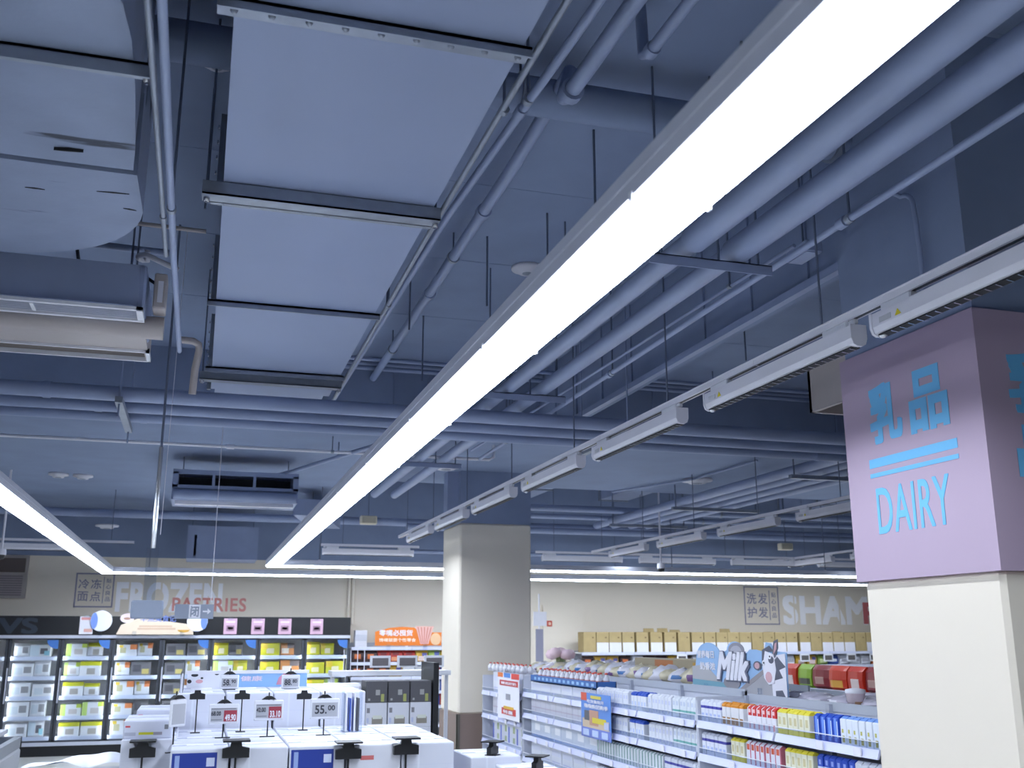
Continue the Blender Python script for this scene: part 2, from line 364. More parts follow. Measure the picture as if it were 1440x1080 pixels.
def track_row(x, y0, y1, z, label, spots, ln, group, watts, seam=2.0):
    """ceiling track along y, rail top at z; spots = [(near end y, label)]"""
    t = thing('ceiling_track', label, 'lighting track', loc=(x,y0,z))
    k = 0; yy = 0.0
    while yy < y1-y0-.02:
        ye = min(y1-y0, yy+seam)
        MB().box(-.02,.02,yy+.002,ye-.002,-.034,0).box(-.024,.024,yy+.002,ye-.002,-.008,-.002).build('rail', M['lampw'], t)
        MB().box(-.007,.007,yy+.01,ye-.01,-.0365,-.0335).build('slot', M['black'], t)
        yy = ye
    yy = .35
    while yy < y1-y0:
        top = (LOW if 9.95 < y0+yy < 13.2 else SLAB)-z
        MB().tube([(0,yy,-.004),(0,yy,top)], .005, 6).build('hanger_rod', M['rod'], t); yy += 1.55
    P = lamp_proto(ln, watts)
    for (ya, lab) in spots:
        l = thing('track_lamp', lab, 'lamp', group, loc=(x,ya,z-.102))
        for nm, me in P: part_of(l, nm, me)
        if watts:
            ld = bpy.data.lights.new('lamp_light', 'AREA'); ld.shape = 'RECTANGLE'; ld.size = .04; ld.size_y = ln-.1; ld.energy = watts*1.0; ld.color = LAMP; ld.spread = math.radians(150)
            lo = bpy.data.objects.new('lamp_light', ld); COL.objects.link(lo); lo.parent = l; lo.location = (0,ln/2,-.062)
    return t
track_row(2.5, .2, 13.45, 3.0, 'long white lighting track passing in front of the dairy column',
    [(1.98,'white linear track lamp over the front corner of the mauve column'),(3.40,'white linear track lamp alongside the lettered face of the mauve column'),(5.02,'first white linear track lamp past the mauve column'),(6.62,'second white linear track lamp past the mauve column'),(8.25,'third white linear track lamp past the mauve column'),(9.88,'fourth white linear track lamp past the mauve column'),(11.5,'last white linear track lamp past the mauve column')], 1.30, 'track lamps beside the dairy column', 9)
lab2 = 'slim louvred track lamp on the rail over the next aisle'
track_row(5.85, 5.0, 15.05, 3.0, 'white lighting track over the aisle beyond the dairy gondola',
    [(6.2,lab2),(7.9,lab2),(9.6,lab2),(11.3,lab2),(13.0,lab2)], 1.30, 'track lamps over the next aisle', 9)
lab3 = 'white linear track lamp over the snack aisle'
track_row(9.6, 9.0, 16.0, 3.0, 'white lighting track over the snack aisle by the far wall', [(10.6,lab3),(12.4,lab3),(14.2,lab3)], 1.30, 'track lamps over the snack aisle', 9)
# crosswise track in front of the far wall
def cross_track(x0, x1, y, z, label, spots, ln, lab, group):
    t = thing('ceiling_track', label, 'lighting track', loc=(x0,y,z))
    MB().box(0,x1-x0,-.02,.02,-.034,0).build('rail', M['lampw'], t)
    MB().box(.01,x1-x0-.01,-.007,.007,-.0365,-.0335).build('slot', M['black'], t)
    xx = .3
    while xx < x1-x0:
        top = (LOW if (x0+xx < 2) else SLAB)-z
        MB().tube([(xx,0,-.004),(xx,0,top)], .005, 6).build('hanger_rod', M['rod'], t); xx += 1.5
    P = lamp_proto(ln, 0)
    for xa in spots:
        l = thing('track_lamp', lab, 'lamp', group, loc=(xa,y,z-.102), rz=-math.pi/2)
        for nm, me in P: part_of(l, nm, me)
    return t
cross_track(5.0, 12.0, 15.3, 3.0, 'crosswise white lighting track in front of the shampoo wall', (5.1,6.75,8.4,10.05), 1.35, 'white track lamp slung crosswise facing the shampoo wall', 'track lamps facing the shampoo wall')
cross_track(-6.0, -.9, 15.1, 2.98, 'crosswise white lighting track over the freezers', (-4.6,-2.95), 1.35, 'white track lamp slung crosswise over the freezers', 'track lamps over the freezers')
cross_track(1.6, 3.0, 14.6, 2.97, 'short crosswise lighting track behind the cream column', (1.62,), 1.30, 'white track lamp slung crosswise behind the cream column', None)

# ================================================================== ducts
DZ = 3.6
d = thing('air_duct', 'broad pale grey sheet-metal air duct with bolted flange bars', 'duct', loc=(-.02,0,DZ))
seams = [.2,2.91,4.42,5.92,7.5,8.18]
for i in range(5):
    y0, y1 = seams[i], seams[i+1]
    MB().box(0,.925,y0+.004,y1-.004,0,.38).build('duct_section', M['duct'], d)
    MB().box(-.03,0,y1-.03,y1,-.01,.40).build('side_flange', M['galv'], d)
    for k in range(5): MB().lathe((-.034,y1-.015,.04+k*.075), [(0,-.008),(.009,-.006),(.010,.0)], 6, 'x').build('bolt', M['steel'], d)
boltm = MB().lathe((0,0,0), [(0,-.012),(.009,-.012),(.012,-.006),(.012,0)], 6).mesh('bolt', M['galv'])
for y in seams[1:5]:
    fl = MB().box(-.05,.955,y-.045,y+.045,-.014,-.002).box(-.05,.955,y-.045,y-.035,-.04,-.002).build('flange_bar', M['galv'], d)
    for k in range(9): inst('bolt', boltm, fl, (.0+k*.115,y+.008,-.012))
for y in (4.27,7.64,1.3):
    hg = MB().box(-.085,.955,y-.045,y-.037,-.065,-.005).box(-.085,.955,y+.037,y+.045,-.065,-.005).box(-.085,.955,y-.045,y+.045,-.065,-.058).build('hanger_channel', M['galv'], d)
    for x in (-.065,.94):
        MB().tube([(x,y,-.09),(x,y,SLAB-DZ)], .006, 6).build('hanger_rod', M['rod'], hg)
        MB().lathe((x,y,-.075), [(0,-.012),(.014,-.01),(.014,.01)], 6).build('nut', M['steel'], hg)
MB().box(.03,.895,8.17,8.5,.03,.35).build('duct_neck', M['duct'], d)
# lagged duct that sweeps aside at its end
LD = 3.4; q_ = .895
def ins_sect(name, poly, z0, z1, parent): return MB().prism([(x*q_,y*q_) for x, y in poly], z0, z1).build(name, M['insul'], parent)
bend = [(-1.12+.76*math.cos(a), 4.56+.80*math.sin(a)) for a in [math.radians(q) for q in range(0,91,6)]]
ld = thing('lagged_duct', 'wide lagged air duct with scuffed wrapping and a rounded sweeping end', 'duct', loc=(0,0,LD))
ins_sect('duct_wrap', [(-3.2,.2),(-.40,.2),(-.40,2.0),(-.385,2.84),(-3.2,2.78)], 0, .45, ld)
ins_sect('duct_wrap', [(-3.2,2.785),(-.40,2.845),(-.35,3.0),(-.335,3.2),(-.34,3.5),(-.365,4.0),(-.385,4.22),(-.7,4.215),(-1.0,4.205),(-1.3,4.185),(-1.6,4.17),(-3.2,4.15)], -.004, .45, ld)
ins_sect('duct_bend', [(-3.2,4.17),(-1.6,4.19),(-1.3,4.205),(-1.0,4.225),(-.7,4.235),(-.37,4.24)]+bend[1:]+[(-3.2,5.36)], -.014, .45, ld)
MB().tube([(x*q_,y*q_,z) for x, y, z in ((-3.2,4.16,.10),(-1.6,4.18,.10),(-1.0,4.215,.10),(-.42,4.23,.10))], .012, 6).build('wrap_seam', M['insul'], ld)
MB().tube([(x*q_,y*q_,z) for x, y, z in ((-3.2,2.78,-.002),(-1.6,2.812,-.003),(-.40,2.843,-.002))], .004, 6).build('wrap_seam', M['insul'], ld)
for (x,y,l,r_) in ((-.56,3.36,.09,.05),(-.62,4.08,.10,-.1),(-.48,4.45,.12,-.06),(-.8,4.5,.07,.03),(-.42,4.62,.05,.2)):   # tears in the wrapping
    c_, s_ = math.cos(r_), math.sin(r_); MB().prism([(x*q_-l/2*c_,y*q_-l/2*s_),(x*q_,y*q_-.006),(x*q_+l/2*c_,y*q_+l/2*s_),(x*q_,y*q_+.003)], -.017, -.002).build('wrap_tear', M['dark'], ld)
for y in (3.02,1.3):
    hg = MB().box(-2.95,-.235,y-.045,y-.036,-.055,-.006).box(-2.95,-.235,y-.045,y+.045,-.016,-.006).build('hanger_angle', M['galv'], ld)
    MB().tube([(-.262,y+.01,-.05),(-.262,y+.01,SLAB-LD)], .005, 6).build('hanger_rod', M['rod'], hg)
    MB().lathe((-.262,y+.01,-.03), [(0,-.014),(.012,-.012),(.012,.01)], 6).build('nut', M['steel'], hg)
# ================================================================== fan coil units
def fan_coil(x0, x1, y0, z0, label):
    t = thing('fan_coil_unit', label, 'air conditioner', 'ceiling fan coil units', loc=(x1,y0,z0)); W = x0-x1
    MB().box(W,0,0,.62,.02,.24,.01).build('casing', M['pipe'], t)
    MB().box(W,-.03,-.008,0,.03,.235).build('front_panel', M['pipe'], t)
    g = MB().box(W,0,-.05,-.03,-.004,.012).box(W,0,.105,.13,-.012,.012).box(-.03,0,-.05,.13,-.010,.012).box(W,W+.03,-.05,.13,-.010,.012).build('grille_frame', M['white'], t)
    for k in range(5): MB().box(W+.02,-.02,-.022+k*.027,-.02+k*.028,-.004,.02).build('louvre', M['alu'], g)
    for q in range(1,4): MB().box(W*q/4-.008,W*q/4+.008,-.03,.09,-.008,.012).build('grille_bar', M['white'], g)
    MB().tube([(W,.25,.0),(.085,.25,.0)], .058, 16).build('drain_trunk', M['beige'], t)
    MB().box(W,-.01,.36,.70,.0,.22).box(W,-.01,.885,.95,.0,.22).box(-.03,-.01,.70,.885,.0,.22).box(W,W+.02,.70,.885,.0,.22).box(W,-.01,.70,.885,.2,.22).build('return_box', M['beige'], t)
    r = MB().box(W,0,.69,.705,-.014,.01).box(W,0,.88,.895,-.014,.01).box(-.02,0,.69,.895,-.014,.01).build('intake_frame', M['white'], t)
    MB().box(W+.02,-.03,.705,.88,.15,.16).build('intake', M['filter'], r)
    MB().box(.03,.09,.1,.24,.06,.24,.006).build('control_box', M['beige'], t)
    MB().box(.05,.075,.098,.1,.09,.2).build('rating_label', M['paper'], t)
    for xx in (W*.8,-.12):
        for yy in (.55,.9): MB().tube([(xx,yy,.2),(xx,yy,SLAB-z0)], .006, 6).build('hanger_rod', M['rod'], t)
    return t
fan_coil(-2.3, -.345, 4.95, 3.2, 'beige and grey fan coil unit with white louvred outlet near the lagged duct')
u = thing('fan_coil_unit', 'grey fan coil unit with dark barred intake hung beyond the pipe bundle', 'air conditioner', loc=(-.36,11.7,3.14))
MB().box(0,1.36,.02,.7,.32,.34).box(0,1.36,.02,.7,.02,.17).box(0,.06,.02,.7,.17,.32).box(1.3,1.36,.02,.7,.17,.32).box(.06,1.3,.66,.7,.17,.32).build('casing', M['pipe'], u)
fr = MB().box(0,1.36,-.005,.02,.30,.35).box(0,1.36,-.005,.02,.14,.18).box(0,.06,-.005,.02,.15,.32).box(1.30,1.36,-.005,.02,.15,.32).build('intake_frame', M['pipe'], u)
MB().box(.06,1.3,.40,.42,.17,.32).build('intake', M['filter'], fr)
for xx in (.42,.86): MB().box(xx,xx+.03,-.008,.01,.17,.31).build('intake_bar', M['pipe'], fr)
MB().tube([(.02,-.01,.075),(1.34,-.01,.075)], .055, 12).build('drain_trunk', M['pipe'], u)
MB().box(.04,1.32,.1,.2,-.02,.03).build('outlet_lip', M['lampw'], u)
for xx in (.1,1.26): MB().tube([(xx,.3,.3),(xx,.3,LOW-3.14)], .006, 6).build('hanger_rod', M['rod'], u)
u = thing('plenum_box', 'grey sheet-metal plenum box above the freezer strip light', 'air box', loc=(-.22,16.4,2.85))
MB().box(0,.1,0,.8,0,.5).box(.14,1.05,0,.8,0,.5).box(.1,.14,0,.8,.36,.5).box(.1,.14,0,.8,0,.04).build('casing', M['pipe'], u); MB().box(.1,.14,.5,.52,.04,.36).build('slot', M['pipe'], u)
for xx in (.05,.4,.72): MB().box(xx,xx+.02,-.01,0,0,.42).build('seam', M['pipe'], u)
for xx in (.06,.98): MB().tube([(xx,.2,.4),(xx,.2,LOW-2.85)], .006, 6).build('hanger_rod', M['rod'], u)
u = thing('air_handler', 'grey ceiling air handler with dark underside beside the dairy column', 'air conditioner', loc=(3.96,5.1,3.2))
MB().box(0,1.6,0,.03,0,.42).box(0,.03,0,.9,0,.42).box(1.57,1.6,0,.9,0,.42).box(0,1.6,.87,.9,0,.42).box(0,1.6,0,.9,.40,.42).build('casing', M['beige'], u)
MB().box(.03,1.57,.03,.87,.22,.24).build('filter', M['filter'], u)
MB().box(.25,1.4,-.03,0,.14,.36).build('front_panel', M['duct'], u)
for xx in (.1,1.5): MB().tube([(xx,.45,.4),(xx,.45,SLAB-3.2)], .006, 6).build('hanger_rod', M['rod'], u)
# ================================================================== pipes
def pipe(name, label, pts, r, mat='pipe', n=14, group=None, couplings=(), rods=(), radii=None, clamps=()):
    o = Vector(pts[0]); t = thing(name, label, 'pipe', group, loc=o)
    L = [Vector(p)-o for p in pts]
    MB().tube(L, r, n, radii=radii).build('tube', M[mat], t)
    for (p, rr, ln, ax) in couplings:
        p = Vector(p)-o; a = {'x':X_,'y':Y_,'z':Z_}[ax]
        MB().tube([p-a*ln/2,p+a*ln/2], rr, n).build('coupling', M[mat], t)
    for p in rods:
        p = Vector(p)-o
        top = LOW if (9.95 < p.y+o.y < 13.2) else SLAB
        MB().tube([p,(p.x,p.y,top-o.z)], .006, 6).build('hanger_rod', M['rod'], t)
        a = 'x' if abs(L[-1].x-L[0].x) > abs(L[-1].y-L[0].y) else 'y'; v = X_ if a == 'x' else Y_
        MB().tube([p-v*.015,p+v*.015], r*1.12+.003, n).build('clamp', M['galv'], t)
    return t
pipe('main_pipe', 'very fat painted pipe crossing under the slab behind the duct', [(-6,4.17,4.2),(6,4.17,4.2)], .092, 'upper', 24, rods=((1.3,4.17,4.2),(3.0,4.17,4.2),(-1.2,4.17,4.2)))
pipe('sprinkler_pipe', 'painted sprinkler main clamped where it meets the fat crossing pipe', [(1.44,-1,4.0),(1.40,3.72,4.0),(1.40,3.84,4.02),(1.46,3.92,4.2),(1.50,4.9,4.22),(1.53,9.9,4.22)], .036, 'pipe', 14,
     couplings=(((1.40,3.75,4.0),.052,.05,'y'),((1.505,5.6,4.22),.046,.06,'y'),((1.517,7.2,4.22),.046,.05,'y')), rods=((1.41,2.6,4.0),(1.51,6.4,4.22),(1.525,8.8,4.22)))
pipe('sprinkler_drop', 'short painted pipe stub turning down from the slab', [(1.67,.5,4.1),(1.67,3.52,4.1),(1.675,3.59,4.13),(1.68,3.62,4.395)], .026, 'pipe', 12, couplings=(((1.67,3.5,4.1),.033,.05,'y'),))
pipe('conduit', 'thin warm grey conduit hugging the edge of the broad duct', [(.975,.2,3.6),(.95,4.3,3.6),(.955,8.3,3.6)], .013, 'galv', 8, rods=((.965,3.3,3.6),(.955,5.7,3.6)))
pipe('conduit', 'thin blue-grey conduit just above the duct-side conduit', [(1.15,.2,3.72),(1.12,2.8,3.72),(1.05,4.6,3.72),(1.0,9.9,3.70)], .018, 'pipe', 10, couplings=(((1.09,3.5,3.72),.024,.06,'y'),), rods=((1.09,3.4,3.72),(1.03,6.2,3.72)))
pipe('chilled_pipe', 'fat lagged chilled water pipe next to the long strip light', [(2.09,-1.5,3.49),(2.09,4.0,3.49),(2.09,4.03,3.49),(2.09,13.1,3.49)], .06, 'pipe', 20, radii=[.066,.066,.05,.05])
pipe('chilled_pipe', 'fat lagged chilled water pipe next to the thin sprinkler line', [(2.35,-1.5,3.49),(2.35,4.1,3.49),(2.35,4.13,3.49),(2.35,13.1,3.49)], .06, 'pipe', 20, radii=[.066,.066,.05,.05])
for k, yy in enumerate((4.07,7.0,10.2,1.6)):
    zt = 3.422 if yy < 5 else 3.438
    t = thing('pipe_bracket', ('steel angle bracket carrying the two fat chilled water pipes'), 'bracket', 'brackets under the chilled pipes', loc=(1.88,yy,zt))
    MB().box(0,.64,-.025,.025,-.006,.0).box(0,.64,-.025,-.019,-.05,0).build('angle', M['pipe'], t)
    for xx in (.06,.37,.58): MB().tube([(xx,0,-.02),(xx,0,(LOW if yy > 9 else SLAB)-zt)], .006, 6).build('hanger_rod', M['rod'], t)
pipe('sprinkler_pipe', 'thin straight sprinkler line alongside the lagged chilled pipes', [(2.56,-1.5,3.45),(2.58,4.75,3.45),(2.64,9.9,3.45)], .017, 'pipe', 10, couplings=(((2.575,3.55,3.45),.026,.05,'y'),((2.6,6.3,3.45),.026,.05,'y')), rods=((2.575,3.5,3.45),(2.6,6.25,3.45),(2.63,8.9,3.45)))
pipe('conduit', 'thin conduit slanting across to the sprinkler line', [(2.62,4.0,3.52),(2.56,6.3,3.50),(2.45,9.5,3.46)], .010, 'pipe', 8, rods=((2.6,4.6,3.515),))
pipe('conduit', 'hooked conduit bending down the grey head of the dairy column', [(2.95,4.35,3.70),(2.96,3.80,3.73),(2.98,3.72,3.72)]+[tuple(p) for p in arc((3.02,3.71,3.62),.08,math.pi/2,0,5,(0,-1,0),(0,0,1))]+[(3.03,3.63,3.4),(3.03,3.63,3.07)], .012, 'pipe', 8)
bx = thing('junction_box', 'small junction box at the end of the hooked conduit', 'junction box', loc=(2.95,4.42,3.68))
MB().box(-.05,.05,-.1,.1,-.03,.03,.005).build('box_body', M['pipe'], bx); MB().box(-.042,.042,-.09,.09,-.034,-.029).build('cover', M['pipe'], bx)
MB().tube([(0,0,.02),(0,0,SLAB-3.68)], .006, 6).build('hanger_rod', M['rod'], bx)
# three pipes across below the dropped band
for k, (yy, zz, r, lb) in enumerate(((7.49,3.36,.053,'thickest painted pipe of the crosswise bundle under the ceiling band'),(7.9,3.355,.043,'middle painted pipe of the crosswise bundle under the ceiling band'),(8.27,3.355,.041,'hindmost painted pipe of the crosswise bundle under the ceiling band'))):
    pipe('water_pipe', lb, [(-9,yy,zz),(11,yy,zz)], r, 'pipe', 18, couplings=[((-1.1+k*.3,yy,zz),r*1.12,.05,'x'),((6.3-k*.4,yy,zz),r*1.12,.05,'x')])
for k, xx in enumerate((-.62,3.2,6.0,-4.2)):
    t = thing('pipe_bracket', 'strut bracket carrying the crosswise pipe bundle', 'bracket', 'brackets under the crosswise bundle', loc=(xx,7.34,3.298))
    MB().box(-.025,.025,0,1.15,-.03,.012).build('strut', M['galv'], t)
    for yy in (.06,1.1): MB().tube([(0,yy,-.12),(0,yy,SLAB-3.298)], .007, 6).build('hanger_rod', M['pipe'], t)
pipe('conduit', 'pale thin pipe strung crosswise below the ceiling band', [(-7,10.3,3.52),(2.85,10.3,3.52),(2.9,10.3,3.55),(2.9,10.3,3.68)], .016, 'lampw', 8, rods=((-2,10.3,3.52),(1.2,10.3,3.52)), couplings=(((.2,10.3,3.52),.024,.07,'x'),((1.6,10.3,3.52),.024,.07,'x')))
pipe('conduit', 'upper thin pipe crossing in front of the ceiling band', [(.6,9.3,4.25),(8,9.3,4.25)], .02, 'pipe', 8, rods=((2.4,9.3,4.25),(5,9.3,4.25)))
pipe('conduit', 'lower thin pipe crossing in front of the ceiling band', [(.6,9.75,4.28),(8,9.75,4.28)], .022, 'pipe', 8, rods=((2.6,9.75,4.28),))
pipe('conduit', 'thin pipe fixed along the foot of the band face', [(.6,9.85,4.36),(8,9.85,4.36)], .025, 'pipe', 8)
# steep pair beside the lagged duct
pipe('riser_pipe', 'fatter of the two pipes running beside the lagged duct', [(-.20,.2,3.36),(-.202,2.5,3.34),(-.205,4.4,3.30),(-.20,5.9,3.28)], .014, 'pipe', 12, rods=((-.204,3.9,3.31),))
pipe('riser_pipe', 'thinner of the two pipes running beside the lagged duct', [(-.24,.2,3.36),(-.239,2.5,3.34),(-.236,4.4,3.30)], .010, 'galv', 10, couplings=(((-.237,4.0,3.31),.014,.04,'y'),))
pipe('drain_pipe', 'pale drain elbow dropping beside the fan coil unit', [(-.2,5.95,3.36),(-.13,5.96,3.36),(-.10,5.97,3.345),(-.095,5.98,3.31),(-.11,6.0,3.2),(-.115,6.02,3.06)], .021, 'beige', 12)
pipe('gas_pipe', 'thin crosswise pipe above the fan coil unit', [(-2.2,5.6,3.93),(-.1,5.6,3.90)], .013, 'beige', 8, rods=((-.9,5.6,3.92),))
pipe('gas_pipe', 'painted crosswise pipe behind the fan coil unit', [(-2.2,5.9,3.90),(-.3,5.9,3.86)], .022, 'pipe', 8, rods=((-.75,5.9,3.88),))
pipe('drain_pipe', 'looped white drain end beside the fan coil unit', [(-.38,5.35,3.66)]+[tuple(p) for p in arc((-.38,5.35,3.62),.045,math.pi/2,math.pi*1.5,6)]+[(-.22,5.35,3.57)], .014, 'lampw', 8)
pipe('cable', 'black cable drooping over the fan coil unit', [(-.75,5.45,3.75),(-.7,5.3,3.55),(-.62,5.2,3.47),(-.5,5.15,3.47),(-.4,5.12,3.46),(-.30,5.12,3.40),(-.285,5.1,3.33)], .009, 'black', 8)
# slanted main beyond the bundle and ducts in the far dark bay
pipe('drain_pipe', 'slanting drain run below the ceiling band', [(1.95,8.9,3.55),(.9,11.6,3.5),(.78,11.9,3.5)], .022, 'pipe', 10, rods=((1.3,10.6,3.52),))
for k, (xx, r) in enumerate(((6.1,.055),(6.4,.045),(6.7,.045),(7.0,.04))):
    pipe('water_pipe', ['thickest','second','third','thinnest'][k]+' painted pipe of the bundle over the next aisle', [(xx,7,3.45),(xx,15.5,3.45)], r, 'pipe', 14)
for yy in (9.5,12.4,14.6):
    t = thing('pipe_bracket', 'strut bracket under the pipe bundle over the next aisle', 'bracket', 'brackets over the next aisle', loc=(5.97,yy,3.37))
    MB().box(0,1.3,-.03,.03,-.03,.012).build('strut', M['galv'], t)
    for xx in (.05,1.25): MB().tube([(xx,0,-.02),(xx,0,(LOW if yy < 13.2 else SLAB)-3.37)], .008, 6).build('hanger_rod', M['rod'], t)
for k, (yy, zz, r, x0, x1) in enumerate(((14.3,3.55,.05,3.9,12),(14.9,3.5,.04,3.9,12),(15.6,3.35,.05,3.0,12),(15.97,3.45,.06,-9,13),(17.2,3.1,.035,2.6,13))):
    pipe('water_pipe', ['painted pipe deep in the dark bay behind the cream column','slimmer painted pipe in the dark bay behind the cream column','painted pipe over the inner strip light','long painted pipe above the freezer strip light','slim pipe along the upper far wall'][k], [(x0,yy,zz),(x1,yy,zz)], r, 'pipe', 12, rods=((4.3,yy,zz),(7.7,yy,zz)))
for k, (xx, yy, zz, ln) in enumerate(((4.6,14.2,3.9,1.8),(6.4,14.25,3.95,1.8),(8.2,14.2,3.9,1.8),(9.8,14.2,3.85,1.8))):
    t = thing('branch_duct', 'small grey branch duct high in the dark bay', 'duct', 'branch ducts in the dark bay', loc=(xx,yy,zz))
    MB().box(0,.5,0,ln,0,.3).build('duct_body', M['pipedk'], t); MB().box(-.02,.52,.6,.64,-.02,.32).box(-.02,.52,1.8,1.84,-.02,.32).build('duct_flange', M['galv'], t)
    for yy2 in (.4,ln-.3): MB().tube([(.25,yy2,.2),(.25,yy2,SLAB-zz)], .006, 6).build('hanger_rod', M['rod'], t)
t = thing('branch_duct', 'sloping grey branch duct behind the end of the long strip light', 'duct', loc=(1.15,14.1,3.3))
MB().prism([(0,0),(.42,.02),(.86,1.7),(.40,1.7)], 0, .22).build('duct_body', M['pipe'], t)
for p in ((.3,.4),(.6,1.4)): MB().tube([(p[0],p[1],.2),(p[0],p[1],LOW-3.3)], .006, 6).build('hanger_rod', M['rod'], t)
# thin rods that hang idle from the slab, some with cut ends
ir = MB().tube([(0,0,-.62),(0,0,0)], .007, 6).mesh('idle_rod', M['rod'])
for k, (xx, yy) in enumerate(((2.25,3.75),(1.9,4.75),(2.02,5.9),(2.18,6.0),(2.3,6.9),(1.75,6.4),(-.15,3.2),(-.1,4.9),(-.45,4.6),(1.35,7.1),(1.7,8.3),(2.6,8.7),(4.3,7.4),(4.8,6.2))):
    o = inst('threaded_rod', ir, None, (xx,yy,SLAB)); o.scale = (1,1,.7+.12*(k%4)); tag(o, 'idle threaded rod left hanging from the slab', 'rod', 'idle hanging rods')
# ceiling fittings: detectors, downlights, speakers
def disc(x, y, z, r, label, cat, name):
    t = thing(name, label, cat, loc=(x,y,z))
    MB().lathe((0,0,0), [(0,-.05),(r*.55,-.05),(r*.6,-.03),(r,-.022),(r,0),(0,0)], 18).build('housing', M['lampw'], t)
    MB().lathe((0,0,-.05), [(0,-.006),(r*.3,-.004),(r*.32,0)], 12).build('sensor', M['galv'], t)
    return t
disc(-1.78,13.75,LOW,.12,'white ceiling disc beyond the pipe bundle on the freezer side','detector','smoke_detector')
disc(-1.5,13.8,LOW,.12,'white ceiling disc paired with another above the freezer aisle','detector','smoke_detector')
disc(-1.33,15.8,3.26,.16,'white dome fitting above the freezer strip light','detector','smoke_detector')
disc(2.72,11.75,LOW,.19,'white oval ceiling fitting in front of the cream column','detector','smoke_detector')
disc(6.1,11.9,LOW,.2,'round white ceiling fitting with a metal rim beside its conduit','detector','smoke_detector')
pipe('conduit', 'thin conduit leading to the round white ceiling fitting', [(6.0,10.2,3.65),(5.95,11.7,3.65),(5.4,13.1,3.65)], .014, 'pipe', 8)
disc(-.09,4.6,SLAB,.09,'small beige detector up under the slab between the ducts','detector','smoke_detector')
disc(2.2,6.9,SLAB,.12,'pinkish dome up under the slab by the chilled pipes','detector','heat_detector')
disc(2.65,8.1,SLAB,.14,'second pinkish dome under the slab near the pipe bundle','detector','heat_detector')
for nm, lb, p in (('wall_speaker','small cream box speaker hung near the cream column',(2.1,13.6,3.2)),('wall_speaker','small cream box speaker hung in the far aisle',(9.0,14.6,3.1))):
    t = thing(nm, lb, 'speaker', loc=p); MB().box(-.11,.11,-.06,.06,-.05,.06,.01).build('case', paint('ivory',(214,208,188),.5), t)
    MB().box(-.09,.09,-.064,-.058,-.035,.045).build('speaker_grille', paint('ivory_dark',(180,174,156),.6), t)
    MB().tube([(0,0,.05),(0,0,SLAB-p[2] if p[0] > 2 else LOW-p[2])], .006, 6).build('hanger_rod', M['rod'], t)
# hanging cameras
for p, lb in (((-2.3,13.6,2.66),'small black dome camera on a white drop pole over the freezer aisle'),((6.15,13.2,2.63),'small black dome camera on a white drop pole by the strip lights')):
    t = thing('dome_camera', lb, 'camera', loc=p); top = (LOW if p[0] < 2 or p[1] < 13.2 else SLAB)-p[2]
    MB().tube([(0,0,.05),(0,0,top)], .014, 8).build('drop_pole', M['lampw'], t)
    MB().lathe((0,0,0), [(.05,.06),(.055,.02),(.055,-.01)], 14).build('housing', M['lampw'], t)
    MB().lathe((0,0,-.01), [(.05,0),(.045,-.03),(.025,-.05),(0,-.055)], 14).build('dome', M['black'], t)
# a place in the room from the photograph's bearing of it and the depth it stands at
def ray(x, y): return cF+cR*((x-720)/FPX)+cU*((540-y)/FPX)
def atY(x, y, Y): d = ray(x,y); return Vector((0,0,CAMZ))+d*(Y/d.y)
def atX(x, y, X): d = ray(x,y); return Vector((0,0,CAMZ))+d*(X/d.x)
def C(*rgb): return paint('c_%d_%d_%d' % rgb, rgb, .45, .02, 6)
# ================================================================== wall lettering
def wall_sign(label, fx0, fx1, fz0, fz1, cjk, small, word, wx0, wx1, wz0, wz1):
    t = thing('wall_lettering', label, 'sign', loc=(fx0,WALLY-.004,fz0)); W = fx1-fx0; H = fz1-fz0
    MB().box(0,W,-.002,.002,0,.022).box(0,W,-.002,.002,H-.022,H).box(0,.022,-.002,.002,0,H).box(W-.022,W,-.002,.002,0,H).box(W*.72,W*.74,-.002,.002,H*.12,H*.9).build('border', M['gvin'], t)
    for i, ch in enumerate(cjk): text(ch, (W*(.08+.32*(i%2)),0,H*(.54 if i < 2 else .18)), X_, Z_, W*.27, H*.28, M['gvin'], 'lettering', t, bold=.012)
    for i, ch in enumerate(small): text(ch, (W*.79,0,H*(.72-.18*i)), X_, Z_, W*.13, H*.13, M['gvin'], 'lettering', t, bold=.01)
    text(word, (wx0-fx0,0,wz0-fz0), X_, Z_, wx1-wx0, wz1-wz0, M['wvin'], 'lettering', t, bold=.038, spacing=1.06)
    for i in range(len(word)):   # stencil bridges
        x = wx0-fx0+(wx1-wx0)*(i+.5)/len(word); MB().box(x-.012,x+.012,-.0035,-.001,wz0-fz0,wz1-fz0).build('stencil_gap', M['cream'], t) if word[i] in 'OSAR' else None
    return t
ws = wall_sign('large white stencil lettering FROZEN PASTRIES on the cream wall', -1.89,-1.31,2.15,2.69,'冷冻面点','贴心良品','FROZEN',-1.27,.38,2.08,2.56)
text('PASTRIES', (-.40+1.89,-.004,2.10-2.15), X_, Z_, 1.17, .22, M['rvin'], 'lettering', ws, bold=.02, spacing=1.1)
ws = wall_sign('large white stencil lettering SHAMPOO on the cream wall', 10.03,10.78,1.92,2.64,'洗发护发','贴心良品','SHAMPOO',10.86,14.4,1.92,2.48)
text('P', (12.66-10.03,-.004,1.94-1.92), X_, Z_, .35, .42, C(200,110,112), 'lettering', ws, bold=.03)
